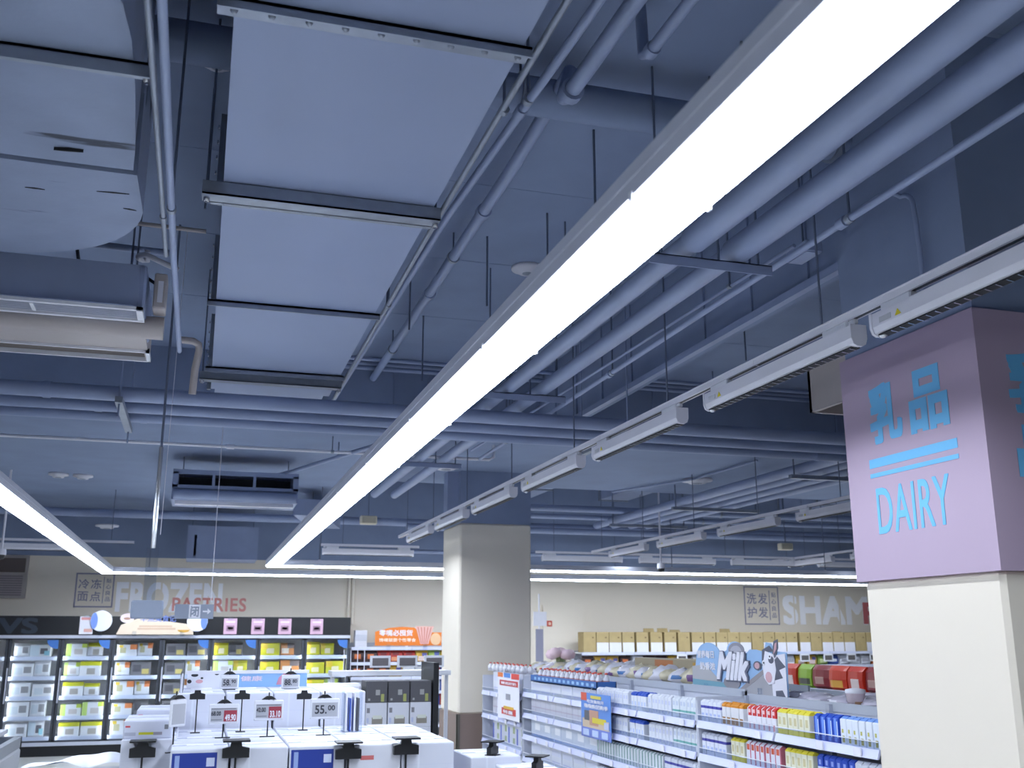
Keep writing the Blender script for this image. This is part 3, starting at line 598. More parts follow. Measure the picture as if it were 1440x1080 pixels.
# louvred wall shutter, fire alarm, notices
t = thing('wall_vent', 'brown louvred vent panel high on the cream wall', 'vent', loc=(-3.1,WALLY,2.28))
MB().box(0,.5,-.05,0,0,.66).build('vent_frame', paint('vent_grey',(168,160,158),.6), t)
MB().box(.06,.46,-.06,-.05,.4,.62).build('upper_shutter', paint('vent_brown',(96,86,84),.6), t)
for k in range(9): MB().box(.06,.44,-.06,-.045,.04+k*.036,.062+k*.036).build('louvre', paint('vent_lv',(132,124,130),.6), t)
p = atY(772,877,WALLY); t = thing('fire_alarm', 'small red fire alarm button on the cream wall', 'alarm', loc=p)
MB().box(-.05,.05,-.04,0,-.05,.05,.008).build('case', C(196,60,44), t); MB().box(-.025,.025,-.045,-.04,-.025,.025).build('button', C(230,190,170), t)
p = atY(748,862,15.9); t = thing('notice_board', 'white notice clipped on a thin pole beside the cream column', 'notice', loc=(p.x+.12,15.9,0))
MB().tube([(0,0,0),(0,0,p.z+.3)], .012, 8).build('pole', M['lampw'], t); MB().box(-.1,.12,-.02,-.01,p.z-.2,p.z+.02).build('sheet', M['paper'], t); MB().box(-.06,.06,-.03,0,p.z-.75,p.z-.25).build('card_strip', C(150,150,170), t)
# ================================================================== upright freezers
PITCH_D = .7165
doorm = {}
def freezer(x0, n, label, group):
    t = thing('upright_freezer', label, 'freezer', group, loc=(x0,17.0,0)); W = n*PITCH_D
    MB().box(0,W,.02,.84,0,.15).build('plinth', M['black'], t)
    MB().box(0,W,-.04,.0,.15,.20).build('bumper_rail', M['alu'], t)
    MB().box(0,W,.80,.84,.15,1.75).box(0,.03,.06,.84,.15,1.75).box(W-.03,W,.06,.84,.15,1.75).box(0,W,.06,.84,.15,.18).build('liner', M['white'], t)
    MB().box(0,W,-.02,.84,1.73,1.76).box(0,W,-.03,-.0,1.71,2.0).box(0,.02,0,.84,1.74,2.0).box(W-.02,W,0,.84,1.74,2.0).build('fascia', M['black'], t)
    MB().box(0,W,-.045,-.028,1.675,1.72).build('fascia_rail', M['alu'], t)
    for z in (.26,.545,.83,1.115,1.40):
        s = MB().box(.03,W-.03,.10,.78,z-.012,z).build('shelf', M['white'], t)
        MB().box(.03,W-.03,.092,.10,z-.045,z+.012).build('price_rail', C(206,214,236), s)
    for i in range(n+1):
        MB().box(max(0,i*PITCH_D-.018),min(W,i*PITCH_D+.018),.0,.05,.18,1.68).build('mullion', M['black'], t)
        if 0 < i < n or True: MB().box(i*PITCH_D-.012 if i else .03,i*PITCH_D+.012 if i < n else W-.03,.052,.064,.22,1.64).build('inner_lamp', glow('freezer_led',(.90,.95,1),17.0), t)
    for i in range(n):
        a, b = i*PITCH_D+.006, (i+1)*PITCH_D-.006
        dr = MB().box(a,a+.034,-.022,0,.20,1.675).box(b-.034,b,-.022,0,.20,1.675).box(a,b,-.022,0,.20,.225).box(a,b,-.022,0,1.65,1.675).build('door', C(64,68,78), t)
        MB().box(a+.034,b-.034,-.013,-.009,.225,1.65).build('glass', M['glass'], dr)
        MB().box(a+.008,a+.026,-.06,-.045,.75,1.25).box(a+.010,a+.024,-.05,-.02,.76,.78).box(a+.010,a+.024,-.05,-.02,1.22,1.24).build('handle', M['alu'], dr)
        if i % 3 != 2: MB().prism(oval(b-.034,1.65,.16,.13,10,math.pi,math.pi*1.5)+[(b-.034,1.65)], .015, .018, (0,0,0), X_, Z_).build('door_sticker', C(70,120,196), dr)
    return t
fz1 = freezer(-2.625-3*PITCH_D, 6, 'long black upright glass-door freezer with a ghosted fascia emblem', 'upright freezers along the wall')
fz2 = freezer(-2.625+3*PITCH_D, 4, 'black upright glass-door freezer with pink price cards on its fascia', 'upright freezers along the wall')
text('VS', (1.35+.62,-.031,1.74), X_, Z_, .55, .23, C(52,60,74), 'fascia_emblem', fz1, bold=.03)
# frozen packs behind the doors
def bag_mesh(nm, wd, dp, h, mat):
    mb = MB(); n = 5; rows = []
    prof = [(0,.25),(.12,.9),(.45,1.0),(.8,.85),(.93,.35),(1,.12)]
    vs = []; fs = []
    for (t_, k) in prof:
        e = 1 if t_ < .9 else 1.04
        ring = [(-.5*e,-.5*k),(-.25,-.62*k),(.25,-.62*k),(.5*e,-.5*k),(.5*e,.5*k),(.25,.62*k),(-.25,.62*k),(-.5*e,.5*k)]
        vs += [(a*wd, b*dp, t_*h) for a, b in ring]
    for i in range(len(prof)-1):
        for k in range(8): fs.append((i*8+k,i*8+(k+1)%8,i*8+8+(k+1)%8,i*8+8+k))
    fs += [tuple(range(7,-1,-1)), tuple(range(40,48))]
    return mb.add(vs, fs).mesh(nm, mat)
def box_mesh(nm, wd, dp, h, mat, c=.006): return MB().box(-wd/2,wd/2,-dp/2,dp/2,0,h,c).mesh(nm, mat)
W_ = (236,238,246)
fm = {
 'wg': pack('frozen_white_grey', W_, [(.1,.5,.2,.7,(205,214,224)),(.55,.9,.3,.75,(150,150,156))]),
 'wc': pack('frozen_white_cyan', W_, [(.0,.45,.1,.9,(214,228,240)),(.5,.85,.25,.7,(110,110,120)),(.7,.95,.15,.5,(150,204,220))]),
 'wy': pack('frozen_white_yellow', W_, [(.0,1,.72,1,(206,206,40)),(.35,.75,.15,.55,(170,165,160))]),
 'wv': pack('frozen_white_green', W_, [(.0,.25,0,1,(190,216,120)),(.4,.8,.2,.6,(196,190,190)),(.75,1,.7,1,(196,216,90))]),
 'yy': pack('frozen_yellow', (214,210,48), [(.3,.7,.2,.6,(235,225,190)),(.0,.35,.55,1,(226,196,60))]),
 'wo': pack('frozen_white_orange', W_, [(.65,1,.6,1,(232,140,84)),(.15,.45,.3,.75,(190,186,150)),(.1,.3,.75,.95,(226,196,70))]),
 'gr': pack('frozen_grey_dark', (128,126,132), [(.1,.5,.3,.8,(84,82,90)),(.55,.9,.15,.5,(214,196,120))]),
 'or': pack('frozen_orange', (222,150,90), [(.1,.6,.2,.6,(240,228,214)),(.5,1,.6,1,(120,110,112))]),
 'pk': pack('frozen_pink', (214,170,186), [(.1,.9,.6,.9,(236,228,236))]),
}
names = {'wg':'white and grey','wc':'white and icy blue','wy':'white pack with yellow top','wv':'white pack with green side','yy':'bright yellow','wo':'white pack with orange corner','gr':'dark grey','or':'orange','pk':'pale pink'}
fmesh = {}
for k in fm:
    fmesh[k] = (bag_mesh('frozen_bag_'+k, .21,.10,.22,fm[k]), box_mesh('frozen_box_'+k,.29,.16,.20,fm[k]))
doors = [['wg','wc'],['wg','wc','wg'],['wg','wg','wc'],['wg','wc','wg','wg'],['wy','wy','wv','wv'],['wo','wo','wv','gr'],['gr','or','gr','wo'],['yy','gr','wv','yy'],['yy','or','yy','pk'],['yy','wv','yy','yy']]
shelf_words = ['lowest','second lowest','middle','second highest','top']
for di in range(2,10):
    xl = -2.625-3*PITCH_D+di*PITCH_D; kinds = doors[di]
    for si, z in enumerate((.26,.545,.83,1.115,1.40)):
        x = xl+.05; j = 0
        while x < xl+PITCH_D-.10:
            k = kinds[(si*2+j) % len(kinds)] if random.random() < .75 else random.choice(kinds)
            isbox = random.random() < .55 and x+.31 < xl+PITCH_D
            me = fmesh[k][1 if isbox else 0]; wd = .30 if isbox else .215
            if x+wd > xl+PITCH_D-.02: break
            o = inst('frozen_pack', me, None, (x+wd/2, 17.19+random.uniform(0,.04), z), random.uniform(-.06,.06)); o.scale.z = random.uniform(.85,1.12 if si < 4 else 1.0)
            tag(o, names[k]+(' frozen food box' if isbox else ' frozen food bag')+' on the '+shelf_words[si]+' freezer shelf', 'frozen food', 'frozen packs, '+shelf_words[si]+' shelf')
            x += wd+.008; j += 1
# cards and cut-outs standing on the fascia
def card(x, z0, wd, h, mat, label, art=None, y=16.945, nm='price_card'):
    t = thing(nm, label, 'card', None, loc=(x,y,z0)); MB().box(0,wd,-.004,.004,0,h).build('sheet', mat, t)
    for (a,b,c,d_,col_) in art or []: MB().box(a*wd,b*wd,-.006,-.004,c*h,d_*h).build('print', col_, t)
    MB().box(wd*.3,wd*.7,-.012,.01,h*.9,h*1.06).build('clip', M['acryl'], t)
    return t
pk = C(206,170,192)
for i, (xx, lb) in enumerate(((314,'pink price card with a price tag on the freezer fascia, next to the exit board'),(353,'pink price card with a dark wedge drawing on the freezer fascia'),(391,'pink price card with a tray drawing on the freezer fascia'),(436,'pink price card with a pie drawing, last on the freezer fascia'))):
    p = atY(xx,890,16.945); card(p.x, 1.735, .20, .24, pk, lb, [(.2,.8,.2,.55,C(150,120,140)),(.15,.85,.72,.84,C(228,208,222)),(.3,.7,.3,.45,C(110,90,105))])
p = atY(111,888,16.93); card(p.x,1.735,.19,.26,M['paper'],'white price card with red header beside the round white cut-out',[(.1,.9,.8,.95,C(220,150,150)),(.35,.95,.12,.3,C(220,170,160))], y=16.93)
def cutout(px_, label, flip=1, yy=16.90):
    p = atY(px_,868,yy); t = thing('round_cutout', label, 'sign', loc=(p.x,yy,1.73))
    MB().prism(oval(0,.20,.155,.155,24), -.004, .004, (0,0,0), X_, Z_).build('disc', M['paper'], t)
    MB().prism(oval(-.10*flip,.20,.05,.12,14), .004, .006, (0,0,0), X_, Z_).build('blue_patch', C(110,140,214), t)
    MB().box(-.03,.03,-.02,.02,-.02,.06).build('stand_clip', M['acryl'], t); return t
cutout(143,'round white cut-out sign with a blue edge on the freezer fascia'); cutout(278,'round white cut-out sign half behind the grey exit board',-1)
p0 = atY(163,893,16.91); t = thing('shelf_banner', 'cream pastry banner with round badge and blue characters on the freezer fascia', 'sign', loc=(p0.x,16.91,1.73))
MB().prism([(0,0),(1.12,0),(1.10,.12),(1.0,.16),(.55,.22),(.3,.24),(.06,.14)], -.004, .004, (0,0,0), X_, Z_).build('board', C(226,208,186), t)
MB().prism(oval(.14,.24,.10,.07,18), .004, .007, (0,0,0), X_, Z_).build('badge', C(232,214,222), t)
MB().prism(oval(.14,.235,.05,.02,12), .007, .009, (0,0,0), X_, Z_).build('badge_print', C(176,136,120), t)
text('早点美食记', (.33,-.005,.19), X_, Z_, .52, .10, C(120,140,206), 'lettering', t, bold=.01)
MB().box(.3,.85,-.006,-.004,.07,.10).box(.32,.8,-.006,-.004,.11,.135).build('print', C(208,180,156), t)
MB().prism(oval(.97,.07,.09,.04,12,math.pi,2*math.pi), .004, .007, (0,0,0), X_, Z_).build('dumpling_print', C(214,164,70), t)
for xx in (.26,.95): MB().box(xx-.03,xx+.03,-.02,.02,-.02,.05).build('stand_clip', M['acryl'], t)
# hanging exit board and clear sign holder
p = atY(245,870,10.0); q = atY(301,850,10.0)
t = thing('exit_board', 'grey hanging exit board with white character panel and arrow', 'sign', loc=(p.x,10.0,p.z)); W = q.x-p.x; H = q.z-p.z
MB().box(0,W,-.01,.01,0,H).build('board', paint('exit_grey',(142,150,168),.5), t)
MB().box(W*.36,W*.66,-.013,-.01,H*.04,H*.96).build('panel', M['paper'], t)
text('闭', (W*.40,-.0145,H*.12), X_, Z_, W*.22, H*.76, paint('exit_grey',(142,150,168),.5), 'lettering', t, bold=.03)
MB().box(W*.72,W*.86,-.013,-.01,H*.46,H*.56).prism([(W*.84,H*.3),(W*.93,H*.51),(W*.84,H*.72)], .01, .013, (0,0,0), X_, Z_).build('arrow', M['paper'], t)
MB().tube([(W-.03,0,H),(W-.03,0,LOW-p.z)], .004, 6).build('hanger_rod', M['lampw'], t)
p = atY(208,842,6.8); t = thing('sign_holder', 'clear acrylic sign holder hung on a bright steel pole', 'sign', loc=(p.x+.005,6.8,p.z))
MB().tube([(0,0,.31),(0,0,.95)], .014, 10).build('pole', M['steel'], t); MB().tube([(0,0,.95),(0,0,SLAB-p.z)], .008, 8).build('pole_extension', M['rod'], t)
MB().box(-.035,.035,-.012,.012,-.02,.31).build('acrylic_sleeve', M['acryl'], t); MB().box(-.10,.09,-.02,.02,-.12,-.01,.01).build('acrylic_plate', paint('misty_plate',(150,160,178),.3), t)
MB().tube([(.035,.05,.4),(.05,.05,SLAB-p.z)], .002, 5).build('cord', M['lampw'], t)
# ================================================================== snack shelf beside the freezers
def shelving(nm, label, x0, x1, y0, dp, tops, h, group=None, back=None):
    t = thing(nm, label, 'shelf', group, loc=(x0,y0,0)); W = x1-x0
    MB().box(0,W,dp-.02,dp,0,h).build('back_panel', back or C(176,180,190), t)
    n = max(1,round(W/.95))
    for i in range(n+1): MB().box(W*i/n-.02,W*i/n+.02,dp-.06,dp-.02,0,h).build('upright', M['white'], t)
    MB().box(0,W,0,dp-.02,0,.1).build('kick_base', C(120,124,134), t)
    for z in tops:
        for i in range(n):
            s = MB().box(W*i/n+.004,W*(i+1)/n-.004,.01,dp-.02,z-.02,z).build('shelf_board', M['white'], t)
            MB().box(W*i/n+.004,W*(i+1)/n-.004,-.005,.01,z-.045,z+.004).build('price_rail', C(212,216,236), s)
    return t
shelving('wall_shelf', 'white snack shelf below the orange sign between freezers and column', 2.45,4.45,17.2,.5,(.3,.6,.83,1.06,1.29,1.53),1.6)
snack = {'dk':pack('snack_dark',(66,44,46),[(.2,.7,.3,.7,(200,110,60))]),'rd':pack('snack_red',(176,48,40),[(.1,.8,.1,.45,(222,150,110)),(.2,.7,.6,.85,(120,40,44))]),'yl':pack('snack_yellow',(206,166,60),[(.2,.8,.1,.5,(222,200,196)),(.5,.9,.5,.8,(90,90,150))]),'gn':pack('snack_green',(150,176,84),[(.2,.8,.2,.6,(214,224,170)),(.5,.9,.55,.9,(90,100,160))]),'wh':pack('snack_white',W_,[(.1,.9,.3,.6,(170,170,180))]),'bl':pack('snack_blue',(60,90,170),[(.2,.8,.3,.6,(220,224,236))]),'or2':pack('snack_orange',(220,116,50),[(.2,.8,.2,.6,(240,214,170))])}
smesh = {k:bag_mesh('snack_bag_'+k,.20,.10,.185,snack[k]) for k in snack}
snn = {'dk':'dark brown','rd':'red','yl':'golden yellow','gn':'leafy green','wh':'white','bl':'blue','or2':'orange'}
rowk = {1.29:['dk','dk','rd','rd','rd','yl','gn','yl','yl'],1.06:['dk','dk','dk','yl','wh','wh','rd','bl','bl'],.83:['wh','wh','yl','gn','rd','dk','wh','bl','gn'],.6:['rd','dk','yl','wh','gn','wh','bl','rd','wh']}
zw = {1.29:'upper',1.06:'second',.83:'third',.6:'low'}
for z in rowk:
    for i, k in enumerate(rowk[z]):
        o = inst('snack_bag', smesh[k], None, (2.57+i*.212,17.30,z), random.uniform(-.1,.1)); tag(o, snn[k]+' snack bag on the '+zw[z]+' board of the shelf under the orange sign', 'snack', 'snack bags beside the freezers')
p = atY(527,908,17.18); q = atY(621,882,17.18)
t = thing('shelf_banner', 'bright orange shelf banner with white characters and a fan of chips', 'sign', loc=(p.x,17.18,p.z)); W = q.x-p.x; H = q.z-p.z
MB().prism([(0,0),(W,0),(W,H*.72),(W*.7,H*.72),(W*.58,H*.98),(W*.4,H*1.02),(W*.2,H*.95),(0,H*.75)], -.004, .004, (0,0,0), X_, Z_).build('board', C(226,124,44), t)
text('零嘴必囤货', (W*.06,-.005,H*.52), X_, Z_, W*.5, H*.33, M['paper'], 'lettering', t, bold=.02)
text('馋嘴就要个性零食', (W*.06,-.005,H*.2), X_, Z_, W*.55, H*.2, C(248,222,200), 'lettering', t, bold=.02)
MB().prism([(W*.68,H*.08),(W*.8,H*.08),(W*.88,H*1.05),(W*.6,H*1.05)], .005, .012, (0,0,0), X_, Z_).build('chip_fan', C(226,180,170), t)
for k in range(5): MB().prism([(W*(.69+.02*k),H*.1),(W*(.70+.02*k),H*.1),(W*(.645+.05*k),H*1.0),(W*(.63+.05*k),H*1.0)], .012, .014, (0,0,0), X_, Z_).build('chip_stripe', C(200,120,112), t)
MB().prism(oval(W*.91,H*.35,W*.08,H*.33,14), .005, .012, (0,0,0), X_, Z_).build('face_print', C(230,190,150), t)
for xx in (.2,.75): MB().box(W*xx-.03,W*xx+.03,-.015,.02,-.06,.03).build('stand_clip', M['acryl'], t)
for (xx, lb) in ((2.62,'stack of white paper cups at the end of the snack shelf'),):
    t = thing('paper_box', 'tall white paper box on top of the snack shelf', 'box', loc=(xx,17.4,1.53)); MB().box(-.1,.1,-.08,.08,0,.27,.006).build('box_body', M['paper'], t); MB().box(-.098,.098,-.084,-.08,.1,.2).build('print', C(206,208,220), t)
# ================================================================== shelves along the far wall, kraft cartons on top
shelving('wall_shelf', 'long grey-backed shelf run below the shampoo lettering', 6.45,13.4,17.2,.5,(.3,.6,.9,1.19,1.43),1.45, back=C(176,180,190))
cm = MB().box(-.115,.115,-.15,.15,0,.345,.004).mesh('carton_body', M['kraft'])
cf = MB().prism([(-.11,0),(.11,0),(.10,.07),(-.10,.07)], -.003, .003, (0,.1,.345), X_, Z_).mesh('carton_flap', M['kraft'])
cl_ = MB().box(-.11,.11,-.153,-.149,.0,.165).mesh('paper_label', M['paper']); ch_ = MB().box(.045,.075,-.1515,-.149,.24,.262).mesh('hand_hole', C(120,100,66))
cs = MB().box(-.115,.115,-.025,.025,.3445,.3465).mesh('packing_tape', C(196,180,140))
x = 6.62; i = 0
while x < 13.3:
    nolab = i in (0,7,13,18,22)
    t = thing('cardboard_carton', 'kraft carton without a paper label on the far wall shelf' if nolab else 'kraft carton with a white paper label on the far wall shelf', 'carton', 'kraft cartons without labels' if nolab else 'kraft cartons on the far wall shelf', loc=(x,17.38,1.432), rz=random.uniform(-.03,.03))
    inst('carton_body', cm, t); inst('hand_hole', ch_, t); inst('packing_tape', cs, t)
    if not nolab: inst('paper_label', cl_, t)
    if i in (1,2,5,6,7,11,15,17,21): inst('carton_flap', cf, t, rot=(random.uniform(-.9,-.2),0,0), loc=(0,.0,.03))
    x += .242+(.03 if i in (3,4,5,6,7,16) else 0); i += 1
i = 0
for z, kk in ((1.19,['wh','wh','wh','dk','or2','dk','gn','yl','bl','wh','yl']),(.9,['rd','wh','yl','dk','gn','or2','bl','wh']),(.6,['wh','bl','rd','yl'])):
    x = 6.6
    while x < 13.2:
        k = random.choice(kk)
        o = inst('grocery_bag', smesh[k], None, (x,17.33,z), random.uniform(-.1,.1)); o.scale.z = .95
        tag(o, snn[k]+' grocery bag on the shelves under the kraft cartons', 'grocery', 'groceries under the kraft cartons'); x += .235
tagm = MB().box(-.1,.1,-.006,.006,-.14,0,.003).mesh('tag_frame', M['white']); tags_ = MB().box(-.075,.075,-.008,-.005,-.115,-.03).mesh('tag_screen', C(96,92,92))
for k in range(10):
    t = thing('price_tag', 'electronic price tag clipped under the carton shelf', 'price tag', 'price tags under the carton shelf', loc=(8.35+k*.5,17.17,1.39)); inst('tag_frame', tagm, t); inst('tag_screen', tags_, t)
# ================================================================== dairy gondola
G = 3.2
def gondola(label, y0, y1, levels, ptop, deck, nsec):
    t = thing('gondola_shelf', label, 'shelf', 'dairy gondola shelving', loc=(G,y0,0)); L = y1-y0
    MB().box(.40,.43,0,L,0,ptop).build('back_panel', C(198,202,214), t)
    MB().box(.02,.90,0,L,0,.14).build('kick_base', C(120,124,136), t)
    for i in range(nsec+1):
        yy = L*i/nsec; MB().box(.37,.43,max(0,yy-.02),min(L,yy+.02),0,ptop).build('upright', C(170,176,190), t)
    for z in levels:
        for i in range(nsec):
            a, b = L*i/nsec+.012, L*(i+1)/nsec-.012
            s = MB().box(.02,.40,a,b,z-.022,z).build('shelf_board', C(214,218,232), t)
            MB().prism([(0,z-.04),(.012,z-.04),(.028,z+.004),(.016,z+.006)], a, b, (0,0,0), X_, Z_).build('price_rail', C(206,210,240), s)
            s.children[0].location = (0,a+b,0)
            MB().box(.012,.016,a,b,z+.006,z+.038).build('front_guard', M['acryl'], s)
            MB().tube([(.014,a,z+.04),(.014,b,z+.04)], .003, 6).build('guard_wire', M['white'], s)
            for k in range(int((b-a)/.33)):
                yy = a+.12+k*.33; MB().box(-.008,.0,yy,yy+.06,z-.04,z+.002).build('shelf_tag', M['paper'], s)
    MB().box(.43,.90,0,L,deck-.03,deck).build('top_deck', C(200,204,216), t)
    MB().box(.885,.90,0,L,deck,deck+.06).box(.394,.412,0,L,ptop-.04,ptop+.012).build('deck_rim', C(178,184,196), t)
    MB().box(.02,.90,-.012,0,0,deck).build('end_panel', C(206,210,222), t); MB().box(.02,.90,L,L+.012,0,deck).build('end_panel', C(206,210,222), t)
    return t
gondola('white dairy gondola bay filled with single milk cartons, next to the mauve column', 4.48, 6.42, (.54,.75,.955,1.16), 1.315, 1.29, 2)
gondola('white dairy gondola bay stocked with milk multipacks and blue hanging poster', 6.45, 10.28, (.54,.75,.955,1.155), 1.34, 1.31, 4)
gondola('white dairy gondola bay with deeper shelves beside the cream column', 10.34, 11.85, (.32,.58,.85,1.10), 1.30, 1.27, 1)
# cartons
def carton_mesh(nm, mat, wd=.05, h=.125):
    mb = MB().box(-.025,.025,-wd/2,wd/2,0,h,.003); mb.prism([(-.022,h),(.022,h),(.004,h+.012),(-.004,h+.012)], -wd/2+.002, wd/2-.002, (0,0,0), X_, Z_); return mb.mesh(nm, mat)
B1 = (44,84,190)
cart = {
 'white':  packx('carton_plain', (232,236,248), [(.2,.8,.55,.75,(200,206,232)),(.2,.8,.1,.25,(190,196,226))]),
 'teal':   packx('carton_teal', (232,238,248), [(0,1,.30,.40,(110,176,170)),(.2,.8,.6,.8,(196,206,226))]),
 'cap':    packx('carton_bluecap', (236,240,250), [(0,1,.80,1,B1),(.25,.75,.2,.5,(190,204,238))]),
 'stripe': packx('carton_greenstripe', (228,234,240), [(.35,.65,0,1,(70,130,124))]),
 'violet': packx('carton_violet', (232,236,250), [(0,1,.62,.74,(70,70,170)),(.2,.8,.2,.4,(176,190,230))]),
 'orange': packx('carton_orange', (236,236,242), [(0,1,.80,1,(216,140,40)),(.1,.9,.05,.36,(160,116,60))]),
 'red':    packx('carton_red', (238,238,246), [(0,.75,.58,1,(206,52,52)),(.25,.7,.7,.85,(238,200,200)),(.3,.7,.05,.3,(206,150,160))]),
 'yellow': packx('carton_yellow', (240,238,214), [(0,1,.86,1,(228,214,60)),(0,1,.0,.22,(226,212,50)),(.25,.75,.4,.7,(206,196,150))]),
 'blue':   packx('carton_blue', (40,84,200), [(.3,.7,.05,.9,(110,150,230)),(.1,.25,.2,.8,(220,230,250))]),
 'flower': packx('carton_flower', (234,240,252), [(.3,.7,.08,.32,(170,160,70)),(.45,.75,.42,.56,(190,186,100)),(0,1,.93,1,(120,160,230))]),
 'hearts': packx('carton_heart', (232,232,244), [(.2,.8,.62,.86,(214,96,70)),(0,.12,0,1,(206,120,140))]),
 'bv':     packx('carton_bluev', (226,234,250), [(0,1,.55,1,(40,76,186)),(.3,.7,.62,.8,(150,170,230))]),
}
cmesh = {k:carton_mesh('milk_carton_'+k, cart[k]) for k in cart}
cname = {'white':'plain white milk carton','teal':'white milk carton with a teal band','cap':'white milk carton with a blue top','stripe':'milk carton with a dark green stripe','violet':'white milk carton with violet lettering','orange':'milk carton with an orange top','red':'milk carton with a red swoosh top','yellow':'milk carton with yellow top and base','blue':'deep blue milk carton','flower':'white milk carton with a yellow flower','hearts':'milk carton with an orange heart','bv':'milk carton with a blue pennant'}
lvw = {1.16:'top',1.155:'top',.955:'second',.75:'third',.54:'lowest'}
def fill(xa, xb, z, kind, rows=1, dx=0):
    """cartons facing the aisle between two bearings along the gondola front"""
    ya, yb_ = sorted((atX(xa,1030,G).y, atX(xb,1030,G).y)); y = ya+.027
    while y < yb_-.02:
        for r in range(rows):
            o = inst('milk_carton', cmesh[kind], None, (G+.055+r*.056+random.uniform(0,.006)+dx, y, z), random.uniform(-.05,.05))
            tag(o, cname[kind]+' on the '+lvw[z]+' board of the dairy gondola', 'milk carton', cname[kind]+'s, '+lvw[z]+' board')
        y += .0555
for (a,b,k) in ((978,1008,'violet'),(1009,1040,'orange'),(1041,1085,'red'),(1086,1131,'yellow'),(1133,1171,'blue'),(1172,1238,'flower')): fill(a,b,1.16,k,2)
for (a,b,k) in ((978,1014,'violet'),(1015,1038,'yellow'),(1039,1088,'hearts'),(1089,1133,'yellow'),(1135,1190,'bv'),(1191,1238,'white')): fill(a,b,.955,k,1)
for (a,b,k) in ((905,939,'white'),(940,976,'teal'),(880,904,'cap'),(834,879,'white')): fill(a,b,1.155,k,2)
for (a,b,k) in ((905,939,'white'),(940,976,'teal'),(878,900,'cap'),(834,877,'white')): fill(a,b,.955,k,1)
for (a,b,k) in ((834,925,'stripe'),(926,976,'violet')): fill(a,b,.75,k,1)
for (a,b,k) in ((834,976,'white'),): fill(a,b,.54,k,1)
# multipacks on the hinder half of the long bay and on the deep bay
mp = {'a':packx('multi_a',(232,235,246),[(.05,.95,.55,.85,(214,218,236)),(.1,.9,.1,.25,(196,200,226))]),'b':packx('multi_b',(228,228,240),[(0,1,.44,.5,(200,190,206)),(.5,.52,0,1,(180,176,190))]),'c':packx('multi_c',(224,232,246),[(0,1,0,.2,(180,200,236)),(.1,.6,.4,.8,(244,246,252))]),'g':packx('multi_g',(226,228,240),[(.15,.4,.6,.9,(170,186,140)),(.15,.4,.15,.4,(176,190,150)),(.8,1,.1,.85,(110,126,210))])}
def multi(ya, yb_, z, k, h, dp=.28, ln=.30, where='the long bay'):
    me = MB().box(-dp/2,dp/2,-ln/2+.004,ln/2-.004,0,h,.006).mesh('milk_multipack', mp[k]); y = ya+ln/2
    lid = MB().box(-dp/2+.01,dp/2-.01,-.012,.012,h-.001,h+.003).mesh('carry_tape', C(206,208,226))
    while y < yb_-ln/2+.02:
        t = thing('milk_multipack', {'a':'white milk multipack with pale lilac print','b':'pinkish white milk multipack with a central seam','c':'white milk multipack with a pale blue foot','g':'white milk multipack with green panels'}[k]+' on the '+{1155:'top',1100:'top',955:'second',850:'second',750:'third',580:'third'}.get(round(z*1000),'lowest')+' board of '+where, 'milk box', 'milk multipacks in '+where, loc=(G+.06+dp/2,y,z), rz=random.uniform(-.02,.02))
        inst('box_body', me, t); inst('carry_tape', lid, t); y += ln
multi(8.35,10.25,1.155,'a',.11); multi(8.35,10.25,.955,'b',.15); multi(8.35,10.25,.75,'c',.16); multi(8.35,10.25,.54,'a',.16)
multi(10.36,11.8,1.10,'a',.22,where='the deep bay'); multi(10.36,11.8,.85,'b',.20,where='the deep bay'); multi(10.36,11.8,.58,'g',.22,where='the deep bay'); multi(10.36,11.8,.32,'c',.2,where='the deep bay')
# trays of bottles on top of the back half
tr = thing('carton_tray', 'open blue printed tray of milk bottles on top of the long bay', 'tray', loc=(G+.22,9.2,1.27))
MB().box(-.18,.0,-.9,.9,0,.008).box(-.18,-.172,-.9,.9,0,.06).box(-.008,.0,-.9,.9,0,.06).box(-.18,.0,-.9,-.892,0,.06).box(-.18,.0,.892,.9,0,.06).build('tray_body', C(58,106,176), tr)
for k in range(14): MB().box(-.182,-.18,-.84+k*.12,-.78+k*.12,.018,.044).build('tray_print', C(150,190,226), tr)
bm_ = MB().lathe((0,0,0), [(.0,0),(.026,.0),(.027,.07),(.012,.095),(.011,.105)], 10).mesh('bottle_body', C(232,232,240))
bc = MB().lathe((0,0,.105), [(.013,0),(.013,.014),(0,.015)], 10).mesh('bottle_cap', C(206,84,70)); bl = MB().lathe((0,0,0), [(.0275,.02),(.0275,.055)], 10).mesh('bottle_label', C(200,140,140))
for k in range(26):
    t = thing('yoghurt_bottle', 'small white yoghurt bottle with a red cap in the blue tray', 'bottle', 'yoghurt bottles in the blue tray', loc=(G+.10+(k%2)*.07,8.4+(k//2)*.13,1.279)); inst('bottle_body', bm_, t); inst('bottle_cap', bc, t); inst('bottle_label', bl, t)
for k in range(18):
    t = thing('yoghurt_bottle', 'small white yoghurt bottle with a red cap standing atop the deep bay', 'bottle', 'yoghurt bottles atop the deep bay', loc=(G+.06+(k%2)*.08,10.42+(k//2)*.155,1.323)); inst('bottle_body', bm_, t, scale=(1.15,1.15,.75)); inst('bottle_cap', bc, t, loc=(0,0,-.026)); inst('bottle_label', bl, t)
